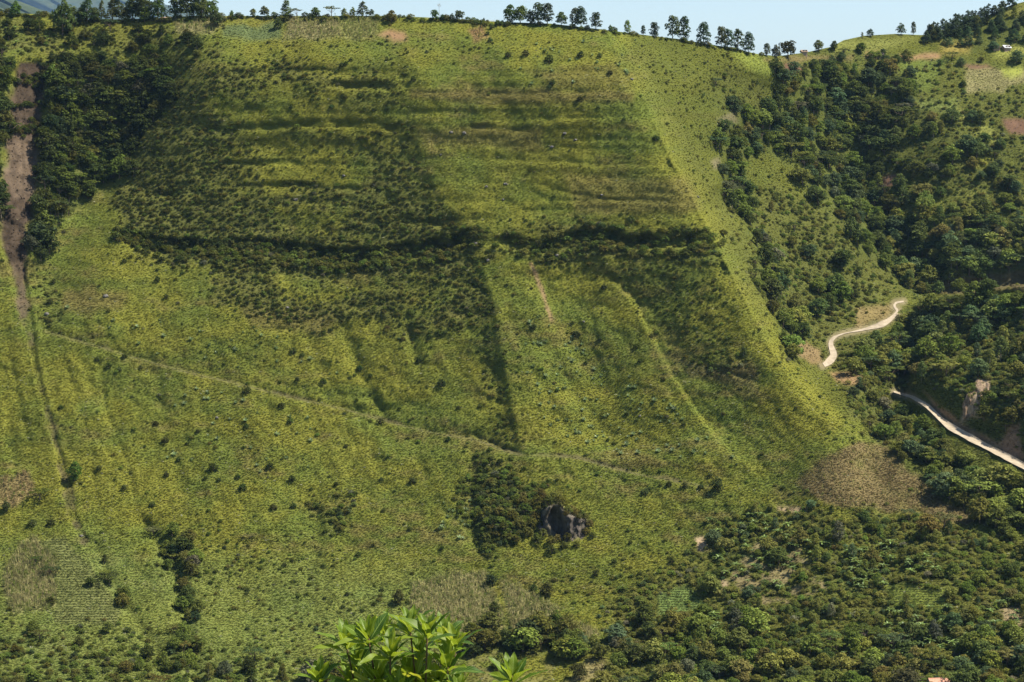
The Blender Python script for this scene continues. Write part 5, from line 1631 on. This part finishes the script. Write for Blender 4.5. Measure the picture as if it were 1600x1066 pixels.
# tall bare stalk with a flat head on the skyline
r = empty('agave_stalk', ground(686, 31), 0.4)
tag(r, 'tall bare agave flower stalk with flat branching head on the skyline', 'agave stalk')
b = MB()
b.tube([(0, 0, -0.3), (0.1, 0, 3.6), (0.0, 0, 7.6)], [0.12, 0.09, 0.05])
obj('stem', b.mesh('stalk_stem', PALEBARK, True), r)
b = MB()
for k in range(9):
    a = k * 2.4
    l = 0.5 + 0.07 * k
    z = 7.5 - 0.14 * k
    b.tube([(0, 0, z - 0.25), (math.cos(a) * l * 0.6, math.sin(a) * l * 0.6, z - 0.1), (math.cos(a) * l, math.sin(a) * l, z + 0.05)], [0.03, 0.025, 0.02], 5)
    for q_ in range(3):
        x_ = math.cos(a) * l * (0.75 + 0.12 * q_)
        y_ = math.sin(a) * l * (0.75 + 0.12 * q_)
        b.box(x_ - 0.12, x_ + 0.12, y_ - 0.12, y_ + 0.12, z - 0.02 + 0.03 * q_, z + 0.08 + 0.03 * q_)
obj('flower_head', b.mesh('stalk_head', PALEBARK), r)

# ------------------------------------------------------------------ boulders
STONE = noisy_mat('grey_stone', (0.05, 0.048, 0.044), (0.2, 0.185, 0.165), 1.6, 0.9, 0.6)


def boulder_mesh(seed):
    rg = np.random.default_rng(seed)
    import bmesh
    bm = bmesh.new()
    bmesh.ops.create_icosphere(bm, subdivisions=3, radius=0.5)
    off = rg.random(3) * 10
    for w_ in bm.verts:
        p = w_.co
        nn = vnoise(np.array([p.x * 3 + off[0]]), np.array([p.y * 3 + p.z * 2.3 + off[1]]))[0] + 0.5 * vnoise(np.array([p.z * 6 + off[2]]), np.array([p.x * 6 + p.y * 4]))[0]
        w_.co = Vector((p.x * (1 + 0.3 * rg.random() * 0), p.y * 0.85, p.z * 0.7)) * (0.65 + 0.5 * nn)
    me_ = bpy.data.meshes.new('boulder')
    bm.to_mesh(me_)
    bm.free()
    me_.materials.append(STONE)
    return me_


bo = [boulder_mesh(i) for i in range(3)]
ROCKS = [(165, 463, 2.4, 'dark boulder with pale top on the brown patch near the landslide'), (73, 491, 2.2, 'pale boulder beside the lower landslide channel'), (882, 209, 1.9, 'dark boulder on the open upper face'),
         (899, 219, 1.7, 'smaller dark boulder just below its twin on the upper face'), (862, 230, 2.0, 'flat dark boulder on the open upper face'), (705, 207, 1.8, 'pale boulder on the narrow upper ledge'),
         (725, 208, 2.2, 'dark boulder at the end of the narrow upper ledge'), (790, 288, 1.9, 'dark boulder beneath the upper ledge'), (760, 292, 1.5, 'little boulder beneath the upper ledge'),
         (786, 312, 1.3, 'lone stone midway down the bright upper face'), (744, 381, 2.0, 'grey boulder at the end of the great dark ledge'), (762, 407, 1.8, 'upright dark stone under the great dark ledge'),
         (462, 312, 2.3, 'grey boulder in the shaded bands'), (537, 275, 1.8, 'dark boulder in the shaded bands near the top'), (912, 503, 1.2, 'pale stone on the bright rib'), (1000, 650, 1.2, 'pale stone low on the bright rib'),
         (339, 653, 1.6, 'white stone on the grass slope under the footpath'), (449, 481, 1.6, 'white stone below the shaded bands'), (689, 242, 1.2, 'pale stone under the narrow ledge'),
         (987, 124, 1.6, 'pale stone near the top of the bright spur'), (127, 838, 1.7, 'pale boulder at the foot of the landslide'), (1090, 308, 1.5, 'stone on the crest of the bright spur'),
         (940, 305, 1.4, 'grey stone on the brown patch of the upper face'), (1082, 389, 1.8, 'grey stone at the end of the second dark ledge'), (870, 399, 1.5, 'pale stone in the second dark ledge')]
for i, (a, b_, s2, lab) in enumerate(ROCKS):
    o = obj('boulder', bo[i % 3])
    o.location = [float(x) for x in ground(a, b_)]
    o.scale = (s2,) * 3
    o.rotation_euler = (0, 0, i * 1.3)
    tag(o, lab, 'boulder')

# loose stones on the landslide, by the cave and along the cut banks
rub = []
for i in range(3):
    rub.append(bpy.data.objects.new('loose_stone', bo[i].copy()))
    rub[-1].data.materials.clear()
    rub[-1].data.materials.append(STALKM)
RUBC = coll('stone_kinds', rub)
u, v = jitter_grid(3.4)
want = np.clip(bil(keep, u, v) * 0.5 + bil(cave, u, v) * 0.3, 0, 1)
for pl in ([(1430, 600), (1500, 640), (1600, 690), (1600, 725), (1540, 694), (1480, 660)], [(1236, 540), (1285, 550), (1288, 572), (1250, 556)], [(845, 842), (915, 838), (920, 856), (850, 860)]):
    want = np.maximum(want, poly(pl, u, v, 6) * 0.35)
k = rng.random(len(u)) < want * (0.25 + 0.9 * sstep(0.45, 0.65, fbm(u / 14, v / 14, 52)))
u, v = u[k], v[k]
n = len(u)
sz = 0.25 + 0.75 * rng.random(n) ** 2.5
tone_ = bil(C, u, v) * (0.5 + 1.3 * rng.random((n, 1)))
scatter('rubble', ground(u, v), np.stack([rng.random(n) * 6, rng.random(n) * 6, rng.random(n) * 6], 1), np.stack([sz] * 3, 1), tone_, rng.integers(0, 3, n), RUBC, 'loose stones and clods on the landslide and cut banks', 'rubble')

# rock face of the small cave: a slab of fluted stone beside the dark opening
ROCKM = noisy_mat('cliff_stone', (0.035, 0.03, 0.026), (0.13, 0.11, 0.09), 0.9, 0.95, 0.9, stretch=(1.6, 1.6, 0.35), bump_dist=0.3)


SCARM = noisy_mat('broken_tan_stone', (0.10, 0.07, 0.045), (0.30, 0.22, 0.145), 1.1, 0.95, 0.9, stretch=(1.4, 1.4, 0.6), bump_dist=0.3)


def rock_slab(name, outline, thick, label, seed, mat=None):
    us_ = np.linspace(0, 1, 26)
    p = np.array(outline, float)        # rows: (u, v_top, v_bottom)
    A = []
    for t in us_:
        uu = p[0, 0] + (p[-1, 0] - p[0, 0]) * t
        v0_, v1_ = np.interp(uu, p[:, 0], p[:, 1]) + 5 * (vnoise(uu / 3.0, 0.3, seed) - 0.5), np.interp(uu, p[:, 0], p[:, 2]) + 5 * (vnoise(uu / 3.5, 5.3, seed) - 0.5)
        row = []
        for s2 in np.linspace(0, 1, 24):
            vq = v0_ + (v1_ - v0_) * s2
            d0 = float(bil(D, uu, vq)) - 0.5
            dz = (fbm(uu / 5.0 + seed, vq / 18.0, 81 + seed, 4) - 0.5) * thick * 1.6 + (thick * 1.2 if s2 in (0.0, 1.0) or t in (0.0, 1.0) else 0.0)
            row.append(world_at(uu, vq, d0 + dz))
        A.append(row)
    A = np.array(A)
    B = A.copy()
    B[..., 1] += thick * 2.2
    n_, m_ = A.shape[:2]
    ii = np.arange(n_ * m_).reshape(n_, m_)
    fr = np.stack([ii[:-1, :-1], ii[:-1, 1:], ii[1:, 1:], ii[1:, :-1]], -1).reshape(-1, 4)
    bk = fr[:, ::-1] + n_ * m_
    ring = list(ii[:, 0]) + list(ii[-1, 1:]) + list(ii[::-1, -1][1:]) + list(ii[0, ::-1][1:-1])
    sd = [(ring[i], ring[(i + 1) % len(ring)], ring[(i + 1) % len(ring)] + n_ * m_, ring[i] + n_ * m_) for i in range(len(ring))]
    fc = np.concatenate([fr, bk, np.array(sd)[:, ::-1]])
    o = obj(name, mesh_from(name, np.concatenate([A.reshape(-1, 3), B.reshape(-1, 3)]), fc, mat or ROCKM, smooth=True))
    tag(o, label, 'rock face')


rock_slab('rock_outcrop', [(882, 806, 840), (895, 807, 846), (908, 810, 842), (918, 814, 834)], 2.4, 'fluted grey brown rock face beside the dark cave mouth', 1)
rock_slab('rock_outcrop', [(840, 795, 834), (846, 800, 838), (853, 806, 834)], 2.0, 'pale rock pillar at the edge of the dark cave mouth', 4)
rock_slab('rock_outcrop', [(1502, 634, 658), (1515, 606, 652), (1528, 590, 648), (1540, 594, 640), (1547, 600, 630)], 3.0, 'pale broken rock scar in the shaded bank above the road', 7, SCARM)

# ------------------------------------------------------------------ houses
WHITE = noisy_mat('white_wall', (0.7, 0.69, 0.66), (0.82, 0.81, 0.78), 1.5, 0.85, 0.1)
ADOBE = noisy_mat('adobe_wall', (0.30, 0.21, 0.14), (0.42, 0.31, 0.22), 1.5, 0.9, 0.2)
TILE = noisy_mat('clay_tiles', (0.42, 0.20, 0.13), (0.62, 0.36, 0.25), 2.5, 0.85, 0.5, stretch=(1, 4, 1))
TAN = noisy_mat('weathered_tiles', (0.36, 0.25, 0.17), (0.52, 0.39, 0.28), 2.5, 0.85, 0.4)
TIN = noisy_mat('pale_tin', (0.6, 0.62, 0.64), (0.8, 0.81, 0.82), 2.0, 0.5, 0.1)
DARKTIN = noisy_mat('rusty_tin', (0.07, 0.055, 0.05), (0.16, 0.12, 0.1), 2.0, 0.7, 0.1)
WOOD = noisy_mat('grey_wood', (0.2, 0.16, 0.12), (0.42, 0.36, 0.3), 3, 0.9, 0.3)
GLASS = noisy_mat('dark_window', (0.02, 0.025, 0.03), (0.05, 0.055, 0.06), 1, 0.2, 0.0)


def house(a, b_, w_, dp, hw, hr, wall, roof, label, rz=0.0, behind=0.0, sink=0.0):
    pt = ground(a, b_)
    pt = pt + np.array([pt[0] / pt[1] * behind, behind, -sink])
    r = empty('house', pt, rz)
    tag(r, label, 'house')
    m = MB()
    m.box(-w_ / 2, w_ / 2, -dp / 2, dp / 2, -2.5, hw)
    m.add([(-w_ / 2, -dp / 2, hw), (-w_ / 2, dp / 2, hw), (-w_ / 2, 0, hw + hr * 0.92), (w_ / 2, -dp / 2, hw), (w_ / 2, dp / 2, hw), (w_ / 2, 0, hw + hr * 0.92)], [(0, 2, 1), (3, 4, 5)])
    obj('wall', m.mesh('house_wall', wall), r)
    m = MB()
    o_ = 0.45
    for sgn in (-1, 1):
        y1 = sgn * (dp / 2 + o_)
        ze = hw - o_ * hr / (dp / 2)
        ns = 24
        for j in range(ns):
            x0 = -w_ / 2 - o_ + (w_ + 2 * o_) * j / ns
            x1 = x0 + (w_ + 2 * o_) / ns
            xm = (x0 + x1) / 2
            m.add([(x0, 0, hw + hr), (xm, 0, hw + hr + 0.06), (x1, 0, hw + hr), (x0, y1, ze), (xm, y1, ze + 0.06), (x1, y1, ze), (x0, 0, hw + hr - 0.12), (x1, 0, hw + hr - 0.12), (x0, y1, ze - 0.12), (x1, y1, ze - 0.12)],
                  [(0, 1, 4, 3), (1, 2, 5, 4), (6, 8, 9, 7), (3, 4, 5, 9, 8), (0, 3, 8, 6), (2, 7, 9, 5)])
    m.tube([(-w_ / 2 - o_, 0, hw + hr + 0.03), (w_ / 2 + o_, 0, hw + hr + 0.03)], [0.12, 0.12], 8)
    obj('roof', m.mesh('house_roof', roof), r)
    m = MB()
    m.box(-0.5, 0.5, -dp / 2 - 0.06, -dp / 2 + 0.02, 0, 2.0)
    obj('door', m.mesh('house_door', WOOD), r)
    for sx_ in (-1, 1):
        m = MB()
        m.box(sx_ * w_ * 0.3 - 0.45, sx_ * w_ * 0.3 + 0.45, -dp / 2 - 0.05, -dp / 2 + 0.02, 1.0, 1.9)
        fr_ = obj('window', m.mesh('house_window_frame', WOOD), r)
        m = MB()
        m.box(sx_ * w_ * 0.3 - 0.36, sx_ * w_ * 0.3 + 0.36, -dp / 2 - 0.07, -dp / 2 - 0.052, 1.08, 1.82)
        obj('pane', m.mesh('house_pane', GLASS), fr_)
    return r


house(158, 32, 3.4, 4.0, 2.2, 0.6, WHITE, TIN, 'small white house on the ridge under the slender conifer', 0, 14, 1.9)
house(260, 30.5, 5.0, 5.0, 2.0, 1.5, WHITE, TAN, 'tan roofed house on the ridge beside the dark tree clump', 0, 14, 1.7)
house(1256, 84, 2.8, 3.0, 1.2, 0.7, ADOBE, TAN, 'little tan roofed house behind the plateau edge', 0.2)
house(1374, 88, 4.0, 3.0, 0.9, 0.6, ADOBE, DARKTIN, 'dark roofed shed beside the plateau field', 0.1)
house(1572, 77, 3.8, 3.6, 1.0, 1.1, ADOBE, TIN, 'house with bright metal roof on the far hill', 0.35)
house(1556, 77, 3.6, 3.0, 1.0, 0.5, ADOBE, DARKTIN, 'low dark shed next to the bright metal roof', 0.2)
house(1472, 1079, 8.4, 6.5, 2.6, 1.5, WHITE, TILE, 'house with orange clay tile roof at the valley bottom', 0.12)

# fence on the skyline
pa, pb = ground(738, 33.5), ground(772, 34.8)
r = empty('rail_fence', pa)
tag(r, 'pale wooden rail fence on the open skyline past the tall stalk', 'fence')
dvec = Vector(pb - pa)
m = MB()
m.tube([(0, 0, 0.75), tuple(dvec + Vector((0, 0, 0.75)))], [0.11, 0.11], 6)
obj('rail', m.mesh('fence_rail', WHITE), r)
for k in range(5):
    m = MB()
    q_ = dvec * (k / 4.0)
    m.tube([tuple(q_ + Vector((0, 0, -0.4))), tuple(q_ + Vector((0, 0, 0.95)))], [0.09, 0.08], 6)
    obj('post', m.mesh('fence_post', WOOD), r)

# ------------------------------------------------------------------ shrub near the viewer
SHRUB, nt, out = new_mat('glossy_leaf')
uvn = node(nt, 'ShaderNodeUVMap', uv_map='leaf')
sep = node(nt, 'ShaderNodeSeparateXYZ')
nt.links.new(uvn.outputs[0], sep.inputs[0])


def math_(op, a, b=None):
    x = node(nt, 'ShaderNodeMath', operation=op)
    for i, q_ in enumerate((a, b)):
        if q_ is None:
            continue
        if isinstance(q_, (int, float)):
            x.inputs[i].default_value = q_
        else:
            nt.links.new(q_, x.inputs[i])
    return x.outputs[0]


ab = math_('ABSOLUTE', sep.outputs[0])
mid = math_('LESS_THAN', ab, 0.055)
ph = math_('SUBTRACT', math_('MULTIPLY', sep.outputs[1], 9.0), math_('MULTIPLY', ab, 2.2))
vein = math_('LESS_THAN', math_('ABSOLUTE', math_('SUBTRACT', math_('FRACT', ph), 0.5)), 0.07)
vv_ = math_('MAXIMUM', mid, math_('MULTIPLY', vein, 0.45))
geo = node(nt, 'ShaderNodeNewGeometry')
rmp = node(nt, 'ShaderNodeValToRGB')
rmp.color_ramp.elements[0].color = (0.040, 0.095, 0.010, 1)
rmp.color_ramp.elements[1].color = (0.27, 0.29, 0.022, 1)
e_ = rmp.color_ramp.elements.new(0.8)
e_.color = (0.185, 0.240, 0.012, 1)
e_ = rmp.color_ramp.elements.new(0.35)
e_.color = (0.098, 0.165, 0.008, 1)
nt.links.new(geo.outputs['Random Per Island'], rmp.inputs[0])
mxv = node(nt, 'ShaderNodeMix', data_type='RGBA')
mxv.inputs[7].default_value = (0.30, 0.40, 0.09, 1)
nt.links.new(vv_, mxv.inputs[0])
nt.links.new(rmp.outputs[0], mxv.inputs[6])
pr = node(nt, 'ShaderNodeBsdfPrincipled')
pr.inputs['Roughness'].default_value = 0.5
pr.inputs['Specular IOR Level'].default_value = 0.35
nt.links.new(mxv.outputs[2], pr.inputs['Base Color'])
bp = node(nt, 'ShaderNodeBump')
bp.inputs['Strength'].default_value = 0.5
bp.inputs['Distance'].default_value = 0.002
bp.invert = True
nt.links.new(vv_, bp.inputs['Height'])
nt.links.new(bp.outputs[0], pr.inputs['Normal'])
tl = node(nt, 'ShaderNodeBsdfTranslucent')
hs = node(nt, 'ShaderNodeHueSaturation')
hs.inputs['Value'].default_value = 1.9
hs.inputs['Hue'].default_value = 0.485
nt.links.new(mxv.outputs[2], hs.inputs['Color'])
nt.links.new(hs.outputs[0], tl.inputs['Color'])
ms = node(nt, 'ShaderNodeMixShader')
ms.inputs[0].default_value = 0.4
nt.links.new(pr.outputs[0], ms.inputs[1])
nt.links.new(tl.outputs[0], ms.inputs[2])
nt.links.new(ms.outputs[0], out.inputs[0])
TWIG = noisy_mat('shrub_twig', (0.05, 0.035, 0.018), (0.13, 0.09, 0.04), 30, 0.8, 0.4, bump_dist=0.004)


def add_leaf(V_, F_, UVL, origin, direction, L_, W_, curl, roll, rg):
    d = Vector(direction).normalized()
    side = d.cross(Vector((0, 0, 1)))
    if side.length < 0.05:
        side = Vector((1, 0, 0))
    side.normalize()
    side = Matrix.Rotation(roll, 3, d) @ side
    nrm = side.cross(d).normalized()
    nl, ns = 16, 7
    k0 = len(V_)
    fold = 0.22 + 0.2 * rg.random()
    ph_ = rg.random() * 6.28
    for i in range(nl + 1):
        t = i / nl
        w = W_ * (math.sin(math.pi * min(1.0, t ** 0.82)) ** 0.85 if 0 < t < 1 else 0.0) + 0.0015
        if t < 0.1:
            w = 0.002 + (w - 0.002) * (t / 0.1) ** 2
        w *= 1 + 0.015 * (1 if i % 2 else -1) * (t > 0.2)
        ang = -curl * t
        # along the curled midrib
        cpos = Vector(origin)
        if abs(curl) > 1e-4:
            cpos = cpos + d * (L_ * math.sin(curl * t) / curl) - nrm * (L_ * (1 - math.cos(curl * t)) / curl)
        else:
            cpos = cpos + d * (L_ * t)
        nloc = nrm * math.cos(curl * t) + d * math.sin(curl * t)
        for j in range(ns):
            s2 = (j / (ns - 1)) * 2 - 1
            ruf = 0.003 * math.sin(13 * t + ph_ + (1.7 if s2 > 0 else 0)) * abs(s2) ** 1.5
            p = cpos + side * (w * s2) + nloc * (abs(s2) * w * fold + ruf)
            V_.append(tuple(p))
            UVL.append((s2, t))
    for i in range(nl):
        for j in range(ns - 1):
            a = k0 + i * ns + j
            F_.append((a, a + 1, a + ns + 1, a + ns))


def whorl(parent, tip, axis, n_, L_, seed, spread=1.0):
    rg = random.Random(seed)
    V_, F_, UVL = [], [], []
    ax = Vector(axis).normalized()
    x0 = ax.orthogonal().normalized()
    y0 = ax.cross(x0)
    for i in range(n_):
        a = i * 2.39996 + rg.random() * 0.5
        q_ = (i + 0.3) / n_              # 0 inner .. 1 outer
        th = (0.18 + 1.0 * q_ ** 0.9) * spread + rg.uniform(-0.12, 0.12)
        dr = ax * math.cos(th) + (x0 * math.cos(a) + y0 * math.sin(a)) * math.sin(th)
        l = L_ * (0.62 + 0.5 * q_ ** 0.6) * rg.uniform(0.85, 1.12)
        base = Vector(tip) - ax * (0.06 * q_) + (x0 * math.cos(a) + y0 * math.sin(a)) * 0.008
        add_leaf(V_, F_, UVL, base, dr, l, l * rg.uniform(0.15, 0.19), 0.15 + 0.5 * q_ + rg.uniform(-0.2, 0.3), rg.uniform(-0.4, 0.4), rg)
    me_ = bpy.data.meshes.new('leaf_cluster')
    me_.from_pydata(V_, [], F_)
    me_.materials.append(SHRUB)
    uvl = me_.uv_layers.new(name='leaf')
    li = np.empty(len(me_.loops), np.int32)
    me_.loops.foreach_get('vertex_index', li)
    uvl.data.foreach_set('uv', np.array(UVL, np.float32)[li].ravel())
    me_.polygons.foreach_set('use_smooth', np.ones(len(me_.polygons), bool))
    return obj('leaf_cluster', me_, parent)


def bank_z(y):
    return CAMZ - 1.7 - 0.42 * y


def shrub(label, root_u, depth, tips, seed):
    base_x = (root_u - 800) / FOC * depth
    root = Vector((base_x, depth, bank_z(depth)))
    r = empty('shrub', root)
    tag(r, label, 'shrub')
    rg = random.Random(seed)
    m = MB()
    fork = Vector((0.02, 0.0, 1.9))
    m.tube([(0, 0, -0.3), (0.03, 0.02, 0.7), tuple(fork * 0.75), tuple(fork)], [0.034, 0.03, 0.024, 0.02], 8)
    obj('stem', m.mesh('shrub_stem', TWIG, True), r)
    for i, (tu, tv_, dd_, nl_, L_) in enumerate(tips):
        tip = Vector(world_at(np.array(tu), np.array(tv_), np.array(depth + dd_))) - root
        start = fork * rg.uniform(0.86, 1.0)
        mid_ = start.lerp(tip, 0.55) + Vector((rg.uniform(-0.07, 0.07), rg.uniform(-0.05, 0.05), -0.06))
        m = MB()
        m.tube([tuple(start), tuple(start.lerp(mid_, 0.5) + Vector((0, 0, 0.01))), tuple(mid_), tuple(mid_.lerp(tip, 0.6)), tuple(tip)], [0.0085, 0.007, 0.006, 0.0048, 0.004], 7)
        obj('branch', m.mesh('shrub_branch', TWIG, True), r)
        ax = (tip - mid_).normalized() * 0.6 + Vector((0, 0, 0.7))
        whorl(r, tip, ax, nl_ + 2, L_ * 1.02, seed * 31 + i, 1.0)
        low_ = tip.lerp(mid_, 0.32)
        whorl(r, low_, ax, 4, L_ * 1.1, seed * 47 + i, 1.4)
        if i % 2:
            whorl(r, tip.lerp(mid_, 0.7), ax, 4, L_, seed * 53 + i, 1.6)
    return r


shrub('leafy shrub with glossy bright green leaves rising into view near the camera', 640, 9.5,
      [(540, 1002, 0.05, 9, 0.15), (575, 992, -0.1, 9, 0.15), (600, 985, 0.2, 8, 0.14), (640, 976, 0.0, 10, 0.15), (668, 985, -0.15, 9, 0.145), (694, 990, 0.12, 9, 0.15),
       (712, 1004, 0.0, 8, 0.145), (560, 1030, 0.1, 9, 0.15), (610, 1018, -0.2, 10, 0.15), (655, 1018, 0.15, 9, 0.15), (700, 1036, -0.1, 9, 0.15), (590, 1056, -0.1, 9, 0.15),
       (640, 1056, 0.1, 9, 0.15), (545, 1062, 0.15, 9, 0.15), (498, 1056, -0.05, 9, 0.13), (684, 1066, 0.05, 8, 0.14), (620, 1078, -0.2, 9, 0.15), (570, 1085, 0.0, 9, 0.15)], 3)
shrub('small leafy shrub with upright bright green leaves beside the big shrub', 790, 9.2,
      [(800, 1056, 0.0, 11, 0.15), (716, 1080, 0.1, 9, 0.14), (840, 1100, -0.1, 8, 0.14), (770, 1098, 0.1, 8, 0.14)], 8)

# ------------------------------------------------------------------ air
HZ, nt, out = new_mat('pale_air')
pv = node(nt, 'ShaderNodeVolumePrincipled')
pv.inputs['Color'].default_value = (0.36, 0.62, 1.0, 1)
pv.inputs['Density'].default_value = 2.0e-5
pv.inputs['Anisotropy'].default_value = 0.2
nt.links.new(pv.outputs[0], out.inputs['Volume'])
m = MB()
m.box(-9000, 9000, -200, 27500, ZMIN - 1, CAMZ + 900)
hz = obj('haze', m.mesh('haze', HZ))
tag(hz, 'thin pale haze filling the valley air', 'haze', None, 'stuff')
